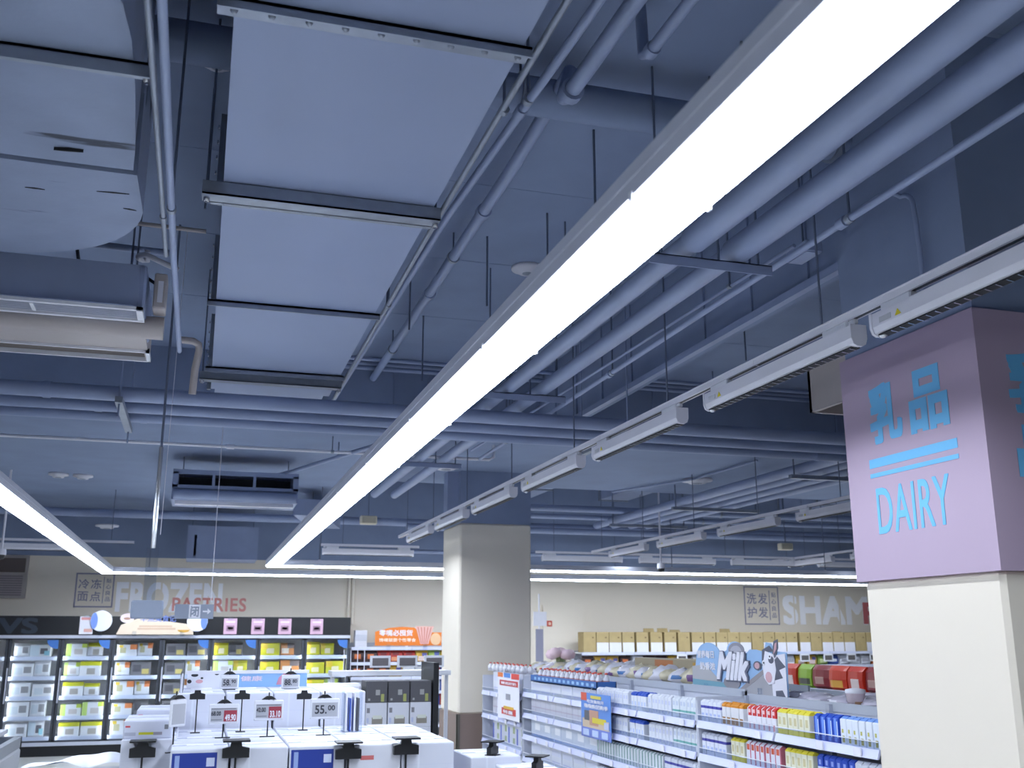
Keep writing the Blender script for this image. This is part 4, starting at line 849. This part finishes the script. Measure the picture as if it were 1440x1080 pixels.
# loose snack sacks heaped on the deck
def sack_mesh(seed, mat, r=.13):
    rnd = random.Random(seed); vs = []; fs = []; n, m = 12, 7
    for i in range(m+1):
        th = math.pi*i/m
        for k in range(n):
            ph = 2*math.pi*k/n; rr = r*(.75+.45*rnd.random()); vs.append((rr*1.1*math.sin(th)*math.cos(ph), rr*1.25*math.sin(th)*math.sin(ph), max(-.07,r*.62*math.cos(th)*(.8+.5*rnd.random()))+.07))
    for i in range(m):
        for k in range(n): fs.append((i*n+k,i*n+(k+1)%n,i*n+n+(k+1)%n,i*n+n+k))
    return MB().add(vs, fs, True).mesh('snack_sack', mat)
sk = [('crinkled white snack sack with a blue mark', pack('sack_white',(222,222,234),[(.35,.7,.4,.6,(60,110,170))],.25)),('crinkled pale snack sack with small print', pack('sack_pale',(214,214,224),[(.3,.6,.3,.5,(170,160,176))],.25)),('crinkled cream snack sack', pack('sack_cream',(216,208,180),[(.4,.7,.3,.6,(120,90,140))],.25)),('crinkled lilac snack sack', pack('sack_lilac',(200,196,214),[(.2,.5,.3,.6,(226,226,236))],.25))]
for k in range(72):
    y = 5.2+k*.09; j = (k*7) % 4 if y > 6.4 else 3
    if 5.9 < y < 7.3 and k % 2: continue
    o = inst('snack_sack', sack_mesh(k, sk[j][1], .085+.02*(k%3)), None, (G+.54+.25*(k%2)+.03*(k%3),y,1.29 if y < 6.43 else (1.31 if y < 10.3 else 1.27)), k*1.3)
    if y < 7.4: o.scale = (.9,.9,.45)
    tag(o, sk[j][0]+(' heaped on the gondola deck' if y > 7.3 else ' lying flat by the cow sign'), 'snack', 'snack sacks heaped on the gondola deck')
t = thing('gift_carton', 'long gold and grey printed carton standing on the gondola deck', 'carton', loc=(G+.82,8.4,1.31))
MB().box(-.06,.06,-.75,.75,0,.20,.006).build('box_body', packx('gold_carton',(168,156,130),[(.05,.2,.4,.9,(190,150,60)),(.45,.7,.5,.95,(176,110,60)),(.8,.95,.3,.7,(110,104,100))],.4), t); MB().box(-.058,.058,-.745,-.02,.199,.206).build('lid_flap', C(186,174,146), t)
# milk sign standing on the deck
ms = thing('shelf_sign', 'cut-out Milk sign with hills, clouds and a cow head above the cartons', 'sign', loc=(G+.42,7.26,1.318)); SW, SH = 1.32, .345
def art(poly, d0, d1, mat, nm): return MB().prism([(a*SW,b*SH) for a, b in poly], d0, d1, (0,0,0), -Y_, Z_).build(nm, mat, ms)
bx_ = [(-.01,0),(1.0,0),(1.01,.82),(.9,.84),(.87,.98),(.82,1.0),(.80,.82),(.72,.86),(.66,.86),(.62,.78),(.575,.82)]+oval(.5,.84,.085,.17,10,0,math.pi)+[(.38,.80)]+oval(.20,.70,.14,.28,12,.3,2.6)+[(.06,.74),(.03,.4)]
art(bx_, 0, .006, C(150,186,226), 'board')
art([(0,.03),(.55,.03),(.5,.18),(0,.22)], .006, .008, C(112,160,178), 'lake')
art([(0,.22),(.34,.19),(.22,.42),(.13,.52),(.05,.50),(0,.48)], .006, .008, C(176,176,180), 'hill')
art([(.52,.0),(.97,.0),(.95,.3),(.80,.40),(.62,.22)], .006, .009, C(166,166,172), 'hill')
art([(.50,.02),(.60,.2),(.79,.50),(.80,.42),(.66,.2),(.55,.02)], .009, .010, C(150,146,150), 'hill_edge')
art(oval(.52,.84,.085,.15,18), .006, .009, C(140,140,152), 'cloud_ring'); art(oval(.52,.82,.06,.11,18), .009, .011, C(172,172,186), 'cloud_core'); art(oval(.46,.20,.09,.13,18), .008, .011, C(140,138,146), 'cloud_ring')
art([(.87,.02),(1.0,.02),(1.0,.8),(.90,.76),(.86,.5)], .009, .011, C(228,228,238), 'cow_neck')
art([(.88,.3),(.97,.36),(.94,.5),(1.0,.56),(.93,.74),(.87,.6)], .011, .013, C(92,96,112), 'cow_patch'); art([(.9,.0),(.99,.0),(.96,.14),(.90,.12)], .011, .013, C(92,96,112), 'cow_patch')
art([(.79,.55),(.82,.84),(.90,.78),(.915,.5),(.89,.25),(.84,.22),(.80,.34)], .012, .015, C(232,232,242), 'cow_face')
art([(.78,.58),(.79,.86),(.86,.94),(.90,.84),(.84,.82),(.82,.7),(.80,.52)], .011, .0125, C(86,90,106), 'cow_mane'); art(oval(.875,.68,.025,.07,12), .015, .0165, C(86,90,106), 'eye_patch')
art(oval(.845,.36,.03,.10,14), .015, .017, C(214,172,180), 'muzzle'); art(oval(.735,.56,.04,.085,14), .011, .013, C(92,96,112), 'cow_ear'); art(oval(.735,.56,.025,.06,14), .013, .015, C(206,164,174), 'inner_ear')
art([(.885,.74),(.905,1.02),(.945,1.06),(.945,.9),(.91,.72)], .011, .014, C(92,96,112), 'cow_ear'); art([(.90,.78),(.918,.98),(.935,1.0),(.93,.88)], .014, .016, C(206,164,174), 'inner_ear')
for (ex,ey) in ((.805,.62),(.865,.74)): art(oval(ex,ey,.014,.05,10), .016, .018, C(236,238,246), 'eye'); art(oval(ex+.003,ey,.006,.02,8), .018, .02, C(50,54,66), 'pupil')
text('Milk', (0.013,-.30*SW,.22*SH), -Y_, Z_, .37*SW, .60*SH, C(96,100,120), 'lettering', ms, bold=.07, shear=.35, thick=.003).location = (-.026,0,0)
text('Milk', (0.010,-.305*SW,.25*SH), -Y_, Z_, .35*SW, .56*SH, M['paper'], 'lettering', ms, bold=.035, shear=.35, thick=.003).location = (-.026,0,0)
text('营养每日', (-.009,-.07*SW,.66*SH), -Y_, Z_, .20*SW, .16*SH, M['paper'], 'lettering', ms, bold=.03); text('奶香浓', (-.009,-.10*SW,.42*SH), -Y_, Z_, .18*SW, .16*SH, M['paper'], 'lettering', ms, bold=.03)
for k in (.17,.75): MB().box(-.02,.02,-k*SW-.02,-k*SW+.02,-.02,.05).build('stand_clip', M['acryl'], ms)
# posters hung on the shelf fronts
def poster(x0, y0, x1, y1, X, label, base, bits, words=()):
    a = atX(x0,y1,X); b = atX(x1,y0,X); a2 = atX(x0,y0,X); W = a.y-b.y; H = a2.z-a.z
    t = thing('hanging_poster', label, 'poster', loc=(X,a.y,a.z)); MB().box(0,.004,-W,0,0,H).build('sheet', base, t)
    for bi, (u0,u1,v0,v1,cc) in enumerate(bits): MB().box(-.001-.0006*bi,0,-W*u1,-W*u0,H*v0,H*v1).build('print', cc, t)
    for (s_,u0,u1,v0,v1,cc) in words: text(s_, (-.009,-W*u0,H*v0), -Y_, Z_, W*(u1-u0), H*(v1-v0), cc, 'lettering', t, bold=.02, thick=.001)
    [MB().tube([(.002,-W*hk,H),(.03,-W*hk,H+.05)], .003, 5).build('hook', M['steel'], t) for hk in (.3,.7)]
    return t
poster(818,973,858,1034,G-.03,'blue hanging poster with yellow ribbon and food picture on the dairy gondola',C(96,142,216),[(.0,.2,.82,1,C(206,84,60)),(.0,1,0,.22,C(112,130,206)),(.05,.95,.22,.42,C(206,186,162)),(.12,.4,.38,.6,C(96,96,104)),(.3,.6,.28,.62,C(196,150,130)),(.4,.85,.34,.46,C(222,204,60)),(.35,.7,.88,.95,C(216,200,80)),(.8,.95,.25,.4,C(190,196,226)),(.08,.28,.04,.18,C(190,206,240)),(.4,.6,.04,.18,C(190,206,240)),(.72,.92,.04,.18,C(190,206,240))],(('吃货集结开',.25,.82,.78,.86,M['paper']),('嗨嗨购团购季',.15,.95,.66,.76,M['paper'])))
poster(700,945,730,1008,G-.03,'white hanging poster with red price boxes at the end of the gondola',M['paper'],[(.0,.25,.9,1,C(226,120,60)),(.3,.6,.9,1,C(70,130,210)),(.65,1,.88,1,C(214,70,60)),(.1,.95,.72,.84,C(196,64,66)),(.4,.6,.42,.55,C(150,150,160)),(.2,.85,.10,.24,C(206,70,66)),(.3,.75,.22,.28,C(224,180,60))],(('精选好奶',.2,.9,.75,.81,M['paper']),('特惠',.3,.75,.12,.2,M['paper'])))
t = thing('snack_tub', 'clear round tub of sweets with a pale lid on the gondola deck', 'tub', loc=(G+.5,5.35,1.29)); MB().lathe((0,0,0), [(0,0),(.045,0),(.055,.09)], 16).build('tub_body', pack('tub_print',(220,206,216),[(.2,.8,.1,.5,(190,150,120))],.3), t); MB().lathe((0,0,.09), [(.058,0),(.058,.02),(.02,.028),(0,.028)], 16).build('lid', C(222,222,232), t)
for k, (cc, lb, y) in enumerate(((C(216,140,60),'orange pouch',4.75),(C(206,90,130),'pink pouch',4.62),(C(214,90,80),'red pouch',4.9),(C(220,160,70),'golden pouch',5.08))):
    t = thing('flat_pouch', lb+' lying on the deck behind the milk cartons', 'snack', loc=(G+.62+.06*(k%2),y+.08,1.292+.0*k), rz=k*.4); MB().prism([(-.09,-.06),(.09,-.06),(.09,.06),(-.09,.06)], 0, .018).build('pouch_body', cc, t); MB().box(-.105,-.09,-.06,.06,.004,.01).box(.09,.105,-.06,.06,.004,.01).build('crimp', C(226,220,226), t)
# flowers in a pot behind the gondola
t = thing('flower_pot', 'pale pink artificial flowers standing behind the snack sacks', 'flowers', loc=(G+.66,10.95,1.27)); MB().lathe((0,0,0), [(.0,0),(.06,0),(.08,.16),(.07,.16)], 14).build('pot', C(206,212,206), t)
for k in range(5): MB().lathe((.10*math.cos(k*1.26),.10*math.sin(k*1.26),.24+.02*(k%2)), [(0,-.06),(.06,-.04),(.075,0),(.05,.045),(0,.055)], 10).build('blossom', C(246,216,224), t)
for k in range(6): MB().prism([(-.02,0),(.02,0),(.035,.09),(0,.13),(-.035,.09)], -.002, .002, (.03*math.cos(k),.03*math.sin(k),.15), (math.cos(k*1.05),math.sin(k*1.05),0), (0,0,1)).build('leaf', C(190,206,160), t)
# ================================================================== next gondola with noodle packs
t2 = thing('gondola_shelf', 'white gondola of noodle packs beyond the dairy gondola', 'shelf', loc=(6.2,6.6,0)); L = 4.6
MB().box(.40,.43,0,L,0,1.36).build('back_panel', C(176,180,190), t2); MB().box(.02,.43,0,L,0,.14).build('kick_base', C(120,124,136), t2)
for z in (.55,.85,1.17):
    for i in range(4):
        s = MB().box(.02,.40,L*i/4+.01,L*(i+1)/4-.01,z-.02,z).build('shelf_board', C(214,218,232), t2); MB().box(0,.02,L*i/4+.01,L*(i+1)/4-.01,z-.05,z+.004).build('price_rail', C(206,210,240), s)
noo = [('red noodle pack with a white bowl',pack('noodle_r',(204,54,34),[(.2,.7,.05,.5,(232,214,206))])),('maroon noodle pack',pack('noodle_m',(140,44,50),[(.3,.8,.2,.5,(190,150,140))])),('orange-red noodle pack with a crab picture',pack('noodle_o',(212,64,36),[(.2,.9,.1,.4,(226,170,70))])),('lime green noodle pack',pack('noodle_g',(150,190,60),[(.1,.9,.15,.4,(80,80,70))])),('light green noodle pack',pack('noodle_l',(164,204,96),[(.4,.6,0,1,(210,226,170))]))]
nm_ = [bag_mesh('noodle_pack_%d' % i,.28,.12,.24,noo[i][1]) for i in range(5)]
for z in (1.17,.85):
    for k in range(14):
        j = (0,4,3,3,2,2,1,0,2,1,3,0,2,4)[k] if z > 1 else (k*3)%5
        y = 7.0+k*.30; o = inst('noodle_pack', nm_[j], None, (6.36,y,z), math.pi/2+random.uniform(-.1,.1)); tag(o, noo[j][0]+(' on the upper board of the noodle gondola' if z > 1 else ' on the lower board of the noodle gondola'), 'noodles', 'noodle packs')
# ================================================================== promotion island of milk cases
def case_mesh(nm, wd, dp, h, mat):
    mb = MB().box(-wd/2,wd/2,-dp/2,dp/2,0,h,.004); return mb.mesh(nm, mat)
CW, CD, CH = .205, .29, .20
blue = pack('case_blue', (224,227,240), [(.03,.80,.04,.94,(36,60,150)),(.08,.16,.1,.9,(150,170,220)),(.3,.62,.3,.6,(70,100,180)),(.62,.76,.7,.85,(206,214,240)),(.66,.77,.1,.3,(214,218,236))], .4)
plain = pack('case_plain', (224,227,240), [(.0,1,.60,.612,(206,210,226)),(.3,.34,0,1,(220,224,236))], .5)
round_ = pack('case_round', (230,232,244), [(.25,.5,.72,.8,(206,110,110)),(.35,.75,.2,.5,(214,216,190))], .5)
cases = {'blue':(case_mesh('milk_case_blue',CW,CD,CH,blue),'white milk case with a navy blue printed panel'),'plain':(case_mesh('milk_case_plain',CW,CD,CH,plain),'plain white milk case with taped flaps'),'round':(case_mesh('milk_case_round',CW,CD,CH,round_),'white milk case with a small red oval mark')}
seamm = MB().box(-CW/2+.004,CW/2-.004,-.006,.006,CH-.001,CH+.0025).mesh('flap_seam', C(196,200,220)); handm = MB().box(-.05,.05,-.018,.018,CH-.0005,CH+.004,.002).mesh('carry_handle', C(240,240,248)); edgem = MB().box(-CW/2+.006,CW/2-.006,CD/2-.05,CD/2-.046,CH-.001,CH+.0015).mesh('crease', C(206,208,226))
isl = thing('display_island', 'low white pallet plinth carrying the stacked milk cases', 'display stand', loc=(-.1,4.05,0))
MB().box(0,1.22,0,2.15,0,.10).build('plinth', C(206,208,218), isl)
TOPZ = 1.30
def milk_case(kind, x, y, z, group, place, rz=0):
    me, lb = cases[kind]; t = thing('milk_case', lb+' '+place, 'milk box', group, loc=(x,y,z), rz=rz+random.uniform(-.015,.015))
    inst('box_body', me, t); inst('flap_seam', seamm, t); inst('carry_handle', handm, t); inst('crease', edgem, t); return t
order = ['blue','plain','blue','round','plain']
nz = 6
for ix in range(5):
    x = .045+ix*.213
    for iy in range(3):
        y = 4.24+iy*.30
        for iz in range(nz):
            if iy > 0 and iz < nz-2: continue
            k = order[ix] if iz % 2 == 1 else order[(ix+1) % 5]
            milk_case(k, x, y, TOPZ-(nz-iz)*CH-.0005*0, 'milk cases stacked on the island', ['bottom','second','third','fourth','fifth','top'][iz]+' layer of the '+['front','middle','back'][iy]+' island row')
    for iy in range(3,6 if ix < 4 else 3):
        y = 4.24+iy*.30
        for iz in range(2): milk_case('plain' if (ix+iz) % 2 else 'blue' if ix in (0,2) else 'plain', x, y, TOPZ-CH-.05+iz*CH, 'milk cases on the raised tier', ['under','on'][iz]+' the raised tier, '+['front','middle','back'][iy-3]+' row')
MB().box(0,1.1,.95,2.1,.10,TOPZ-CH-.05).box(0,1.1,.45,.94,.10,TOPZ-2*CH).build('stack_core', C(216,218,230), isl)
# cases coming forward along the island's flank
for k, (x, y, top) in enumerate(((1.17,4.25,1.24),(1.27,3.98,1.21),(1.35,3.72,1.18))):
    for q in range(5): milk_case('plain' if k != 1 else 'round', x, y, top-(q+1)*CH, 'milk cases on the island flank', ['topmost','second','third','fourth','lowest'][q]+' in the '+['hind','middle','front'][k]+' flank stack', rz=.0)
# ---- price tags on clip poles
def tag_stand(x, y, zb, zt, w_, h_, left, right, label, rz=0, red=True):
    """black pole, bulldog clip and an electronic price tag whose lower edge is at zt"""
    t = thing('price_tag', label, 'price tag', None, loc=(x,y,zb), rz=rz); z = zt-zb
    MB().tube([(0,.012,0),(0,.012,z+h_+.03)], .003, 6).build('pole', M['black'], t)
    MB().box(-.03,.03,.006,.018,0,.004).build('foot', M['black'], t)
    fr = MB().box(-w_/2,w_/2,-.008,.004,z,z+h_,.004).build('tag_frame', M['white'], t)
    MB().box(-w_/2+.008,w_/2-.008,-.0095,-.0075,z+.01,z+h_-.016).build('tag_screen', C(176,178,186), fr)
    MB().prism([(-.03,z+h_+.002),(.03,z+h_+.002),(.022,z+h_+.008),(.010,z+h_+.016),(-.010,z+h_+.016),(-.022,z+h_+.008)], -.016, .008, (0,0,0), X_, Z_).build('clip', M['black'], t)
    if right:
        MB().box(.0,w_/2-.008,-.0105,-.009,z+.01,z+h_*.68).build('red_field', C(158,56,72), fr)
        text(left, (-w_*.42,-.0105,z+h_*.42), X_, Z_, w_*.32, h_*.22, C(60,62,72), 'lettering', fr, bold=.02, thick=.0008)
        text(right, (w_*.04,-.0108,z+h_*.16), X_, Z_, w_*.36, h_*.32, M['paper'], 'lettering', fr, bold=.03, thick=.0008)
        MB().box(-w_*.42,-w_*.06,-.0105,-.009,z+h_*.2,z+h_*.24).box(-w_*.42,w_*.4,-.0105,-.009,z+h_*.74,z+h_*.78).build('print_line', C(120,122,132), fr)
    elif left:
        a, b_ = left.split('.')
        text(a+'.', (-w_*.34,-.0105,z+h_*.26), X_, Z_, w_*.40, h_*.42, C(58,60,70), 'lettering', fr, bold=.02, thick=.0008)
        text(b_, (w_*.10,-.0105,z+h_*.42), X_, Z_, w_*.24, h_*.25, C(58,60,70), 'lettering', fr, bold=.02, thick=.0008)
    return t
def T(px_, py_, Y): return atY(px_,py_,Y)
p = T(314,1018,4.5); tag_stand(p.x,4.5,TOPZ,max(p.z,TOPZ+.002),.118,.078,'68.00','49.90','red-field price tag reading 49.90 beside the tilted tag')
p = T(377,1013,4.5); tag_stand(p.x,4.5,TOPZ,max(p.z,TOPZ+.002),.118,.080,'42.00','33.10','red-field price tag reading 33.10 next to the plain grey tag')
p = T(456,1011,4.5); tag_stand(p.x,4.5,TOPZ,max(p.z,TOPZ+.002),.122,.082,'55.00',None,'grey price tag reading 55.00 on the milk island')
UP = TOPZ+.15
p = T(322,969,5.3); tag_stand(p.x,5.3,UP,max(p.z,UP+.002),.088,.066,'58.90',None,'small price tag reading 58.90 before the blue header board')
p = T(408,971,5.3); tag_stand(p.x,5.3,UP,max(p.z,UP+.002),.088,.066,'88.80',None,'small price tag reading 88.80 before the barn drawing')
p = T(248,1022,4.3); tag_stand(p.x,4.3,TOPZ-.03,max(p.z,TOPZ),.075,.10,'',None,'blank tilted price tag at the corner of the milk island', rz=.7)
# black bulldog clips on poles, cards turned away
def clip_stand(x, y, zb, h, label, s=1.0, rz=0, arm=True):
    t = thing('clip_stand', label, 'clip', 'black clip stands on the island', loc=(x,y,zb), rz=rz)
    MB().tube([(0,0,0),(0,0,h)], .003*s, 6).build('pole', M['black'], t); MB().box(-.02*s,.02*s,-.02*s,.02*s,0,.003).build('foot', M['black'], t)
    MB().prism([(-.032*s,h-.022*s),(.032*s,h-.022*s),(.032*s,h),(.014*s,h+.004*s),(.012*s,h+.016*s),(-.012*s,h+.016*s),(-.014*s,h+.004*s),(-.032*s,h)], -.008*s, .008*s, (0,0,0), X_, Z_).build('clip_jaw', M['black'], t)
    if arm: MB().box(-.032*s,.032*s,-.03*s,.03*s,h+.016*s,h+.020*s).build('clip_plate', M['black'], t)
    return t
for (cx, lb) in ((278,'clip stand behind the tilted price tag'),(341,'clip stand between the two red price tags'),(428,'clip stand beside the 55.00 price tag')):
    p = T(cx,976,4.78); clip_stand(p.x,4.78,TOPZ,p.z-TOPZ,'small black '+lb, 1.0, 0, False)
for (cx, cy, Y, lb) in ((332,1052,4.075,'standing in front of the navy printed cases'),(490,1054,4.075,'standing in front of the red oval case'),(571,1048,4.075,'at the island corner by the bowl boxes')):
    p = T(cx,cy,Y); clip_stand(p.x,Y,.10,p.z-.10,'large black clip stand '+lb, 1.5)
for k, (x, y, top) in enumerate(((1.17,4.25,1.24),(1.27,3.98,1.21),(1.35,3.72,1.18))):
    t = clip_stand(x-.0,y-.10,top,.03,'black clip stand on the '+['hind','middle','front'][k]+' flank stack', 1.2, .9)
# header board with barn, cow print wing
a = T(262,970,5.55); b = T(432,943,5.55)
hb = thing('header_board', 'sky blue header board with cow print and pink barn behind the milk cases', 'sign', loc=(a.x,5.55,UP)); W = b.x-a.x; H0 = max(0,a.z-UP); H = b.z-UP
MB().box(0,W,-.006,.006,0,H).build('board', C(140,182,226), hb); MB().box(-.01,W+.01,-.012,.012,H-.012,H+.004).build('top_trim', M['paper'], hb)
MB().box(0,W*.34,-.008,-.006,0,H-.012).build('cow_field', C(226,228,238), hb)
for (u,v,rx,ry) in ((.06,.78,.05,.10),(.24,.85,.03,.08),(.12,.6,.02,.06),(.02,.4,.03,.12)): MB().prism(oval(W*u,H*v,W*rx*.6,H*ry,10), .008, .0095, (0,0,0), X_, Z_).build('cow_spot', C(44,48,56), hb)
MB().prism(oval(W*.1,H*.4,W*.03,H*.12,10), .008, .0095, (0,0,0), X_, Z_).build('cow_nose', C(214,164,172), hb)
MB().prism([(W*.74,H*.15),(W*.90,H*.15),(W*.90,H*.6),(W*.86,H*.82),(W*.80,H*.84),(W*.76,H*.6)], .006, .009, (0,0,0), X_, Z_).build('barn', C(206,140,164), hb); MB().prism(oval(W*.84,H*.56,W*.025,H*.12,10), .009, .011, (0,0,0), X_, Z_).build('barn_window', C(190,160,170), hb)
text('健康', (W*.44,-.0065,H*.38), X_, Z_, W*.18, H*.32, C(228,214,232), 'lettering', hb, bold=.02)
t = thing('header_wing', 'cow print side wing of the header board', 'sign', loc=(a.x-.02,5.55,UP)); MB().box(-.005,.005,-.5,.0,0,H*.9).build('board', C(216,218,230), t)
for (y,z,r) in ((-.1,.6,.05),(-.22,.3,.06),(-.38,.65,.05),(-.42,.2,.04)): MB().prism(oval(y,H*z,r,r*.8,9), -.007, -.005, (0,0,0), Y_, Z_).build('cow_spot', C(70,72,80), t); MB().prism(oval(y,H*z,r,r*.8,9), .005, .007, (0,0,0), Y_, Z_).build('cow_spot', C(70,72,80), t)
# pale cases heaped at the other end of the island
gm = pack('case_lilac', (216,220,238), [(.04,.14,.62,.72,(206,84,96)),(.32,.62,.22,.36,(206,204,50)),(.62,.8,.2,.36,(150,146,160)),(.03,.26,.18,.36,(176,180,200)),(.84,.92,.5,.75,(120,124,132))], .45)
a = T(172,1040,4.45); b = T(243,1012,4.45); wd = b.x-a.x
lm = MB().box(0,wd,0,.30,0,b.z-a.z,.005).mesh('lilac_case_body', gm); lid = MB().box(.01,wd-.01,.146,.154,b.z-a.z-.001,b.z-a.z+.002).mesh('lilac_case_seam', C(196,200,220))
t = thing('milk_case', 'lilac white milk case with yellow stripe at the island corner', 'milk box', loc=(a.x,4.45,a.z)); inst('box_body', lm, t); inst('flap_seam', lid, t)
t = thing('milk_case', 'lilac white milk case set back behind the yellow striped one', 'milk box', loc=(a.x+.03,4.77,a.z+.02)); inst('box_body', lm, t); inst('flap_seam', lid, t)
zz = a.z; k = 0
while zz > .12:
    zz -= CH; k += 1
    t = milk_case('plain', a.x+.10, 4.58, zz, 'milk cases under the lilac ones', '%s under the lilac cases' % ['first','second','third','fourth','fifth','sixth','seventh'][k-1]); 
    if k == 1: t2_ = clip_stand(a.x+.08, 4.40, zz, .17, 'large black clip stand below the lilac case', 1.5)
    milk_case('plain', a.x+.10, 4.88, zz, 'milk cases under the lilac ones', '%s under the hinder lilac case' % ['first','second','third','fourth','fifth','sixth','seventh'][k-1])
st = thing('display_plinth', 'small pallet under the lilac milk case stack', 'display stand', loc=(a.x+.1,4.72,0)); MB().box(-.16,.16,-.32,.34,0,max(.02,zz)).build('plinth', C(206,208,218), st)
# basket of leaflets at the middle of the island
lf = thing('leaflet_holder', 'clear upright holder of folded leaflets on the island', 'holder', loc=(T(490,1040,4.66).x,4.66,TOPZ)); MB().box(-.03,.05,-.04,.04,0,.004).box(-.03,-.027,-.04,.04,0,.17).box(.047,.05,-.04,.04,0,.17).build('holder', M['acryl'], lf)
for k in range(4): MB().box(-.022+k*.018,-.016+k*.018,-.036,.036,.004,.16-.02*(k%2)).build('leaflet', (M['paper'],C(60,90,180),M['paper'],C(90,94,104))[k], lf)
# ---- boxed bowls beyond the island
bowl = pack('bowl_box', (206,208,218), [(.3,.8,.15,.42,(130,126,118)),(.34,.76,.36,.5,(196,200,190)),(.06,.2,.6,.8,(120,120,128)),(.06,.16,.2,.4,(170,178,206))], .5); head = pack('bowl_head', (84,84,90), [(.45,.65,.35,.6,(150,150,150)),(.7,.85,.05,.4,(150,154,90)),(.1,.2,.1,.2,(150,150,150))], .5)
a = T(515,958,8.6); b = T(608,958,8.6); W = (b.x-a.x)/3
for i in range(3):
    for j in range(8):
        h = .195 if j else .17; z1 = a.z-(0 if j == 0 else .17+.195*(j-1)); z0 = z1-h
        if z0 < 0: break
        t = thing('bowl_box', ('dark header carton topping a stack of boxed bowls' if j == 0 else 'grey box with a bowl picture in the stacks under dark headers'), 'box', 'dark header cartons' if j == 0 else 'boxed bowls', loc=(a.x+W*(i+.5),8.75,z0))
        MB().box(-W/2+.004,W/2-.004,-.14,.14,0,h-.001,.004).build('box_body', head if j == 0 else bowl, t); MB().box(-W/2+.01,W/2-.01,-.004,.004,h-.002,h+.001).build('flap_seam', C(150,150,156), t)
rk = thing('rack_frame', 'white wire rack with small price tags standing over the bowl boxes', 'rack', loc=(a.x-.2,9.2,0))
MB().box(0,1.05,0,.3,a.z+.02,a.z+.06).box(0,.03,.1,.13,0,a.z+.06).box(1.02,1.05,.1,.13,0,a.z+.06).build('rack_body', M['white'], rk)
for k in range(3): MB().box(.32+k*.24,.50+k*.24,-.02,-.008,a.z+.09,a.z+.19).build('tag_frame', M['white'], rk); MB().box(.34+k*.24,.48+k*.24,-.022,-.02,a.z+.105,a.z+.17).build('tag_screen', C(110,106,110), rk)
for k in range(4): MB().tube([(.1+k*.06,.05,a.z+.06),(.1+k*.06,.05,a.z+.24)], .004, 6).build('wire', M['lampw'], rk)
bp = thing('divider_stand', 'narrow black end panel standing beside the bowl boxes', 'panel', loc=(b.x+.01,8.6,0)); MB().box(0,.045,0,.5,0,T(614,932,8.6).z).build('panel_board', M['black'], bp); MB().box(0,.045,-.1,.6,0,.03).build('panel_foot', M['black'], bp)
wt = thing('paper_roll_stack', 'tall wrapped white paper stack beside the bowl boxes', 'paper', loc=(a.x-.19,8.75,0)); MB().box(-.14,.16,-.12,.12,0,a.z-.02,.02).build('wrapped_stack', C(206,206,218), wt)
for k in range(5): MB().box(-.141,.161,-.122,.122,a.z-.2-k*.18,a.z-.196-k*.18).build('wrap_line', C(180,182,196), wt)
# ---- chest freezer and bag at the frame's foot
cf_ = thing('chest_freezer', 'white chest freezer with sliding lid rails beyond the milk island', 'freezer', loc=(-3.15,7.0,0))
MB().box(0,1.9,0,2.2,0,.86,.02).build('cabinet', C(150,154,164), cf_); MB().box(0,1.9,0,.05,.86,.94).box(0,1.9,2.15,2.2,.86,.94).box(0,.05,0,2.2,.86,.94).box(1.85,1.9,0,2.2,.86,.94).build('rim', C(120,126,136), cf_)
for k, (xx, z) in enumerate(((.3,.94),(.95,.97))):
    ldd = MB().box(xx,xx+.85,.06,.10,z,z+.03).box(xx,xx+.85,2.1,2.14,z,z+.03).box(xx,xx+.04,.06,2.14,z,z+.03).box(xx+.81,xx+.85,.06,2.14,z,z+.03).build('lid_frame', C(206,208,218), cf_); MB().box(xx+.04,xx+.81,.1,2.1,z+.01,z+.016).build('lid_glass', M['glass'], ldd)
MB().tube([(1.45,.05,.96),(1.6,.1,1.0),(1.93,.25,1.18)], .016, 8).build('grab_rail', M['lampw'], cf_)
vs = []; fs = []; n, m_ = 24, 8
bagc = T(122,1080,4.9)
for i in range(n+1):
    for j in range(m_+1):
        u_, v_ = i/n, j/m_; h = .06*math.sin(math.pi*u_)**.5*(1+.25*math.sin(9*u_+3*v_)+.12*math.sin(23*u_))*(1-.25*v_); vs.append(((u_-.5)*.62, (v_-.5)*.4, h))
for i in range(n):
    for j in range(m_): q = i*(m_+1)+j; fs.append((q,q+m_+1,q+m_+2,q+1))
bag = thing('cloth_cover', 'crumpled white sheet draped over the low table', 'sheet', loc=(bagc.x+.02,4.95,bagc.z-.02)); MB().add(vs, fs, True).build('sheet', C(222,226,238), bag)
tb = thing('low_table', 'low table under the crumpled white sheet', 'table', loc=(bagc.x+.02,4.95,0)); MB().box(-.34,.30,-.22,.22,bagc.z-.06,bagc.z-.025).build('table_top', C(200,202,212), tb)
for sx in (-.31,.27):
    for sy in (-.2,.2): MB().box(sx-.015,sx+.015,sy-.015,sy+.015,0,bagc.z-.06).build('leg', M['alu'], tb)
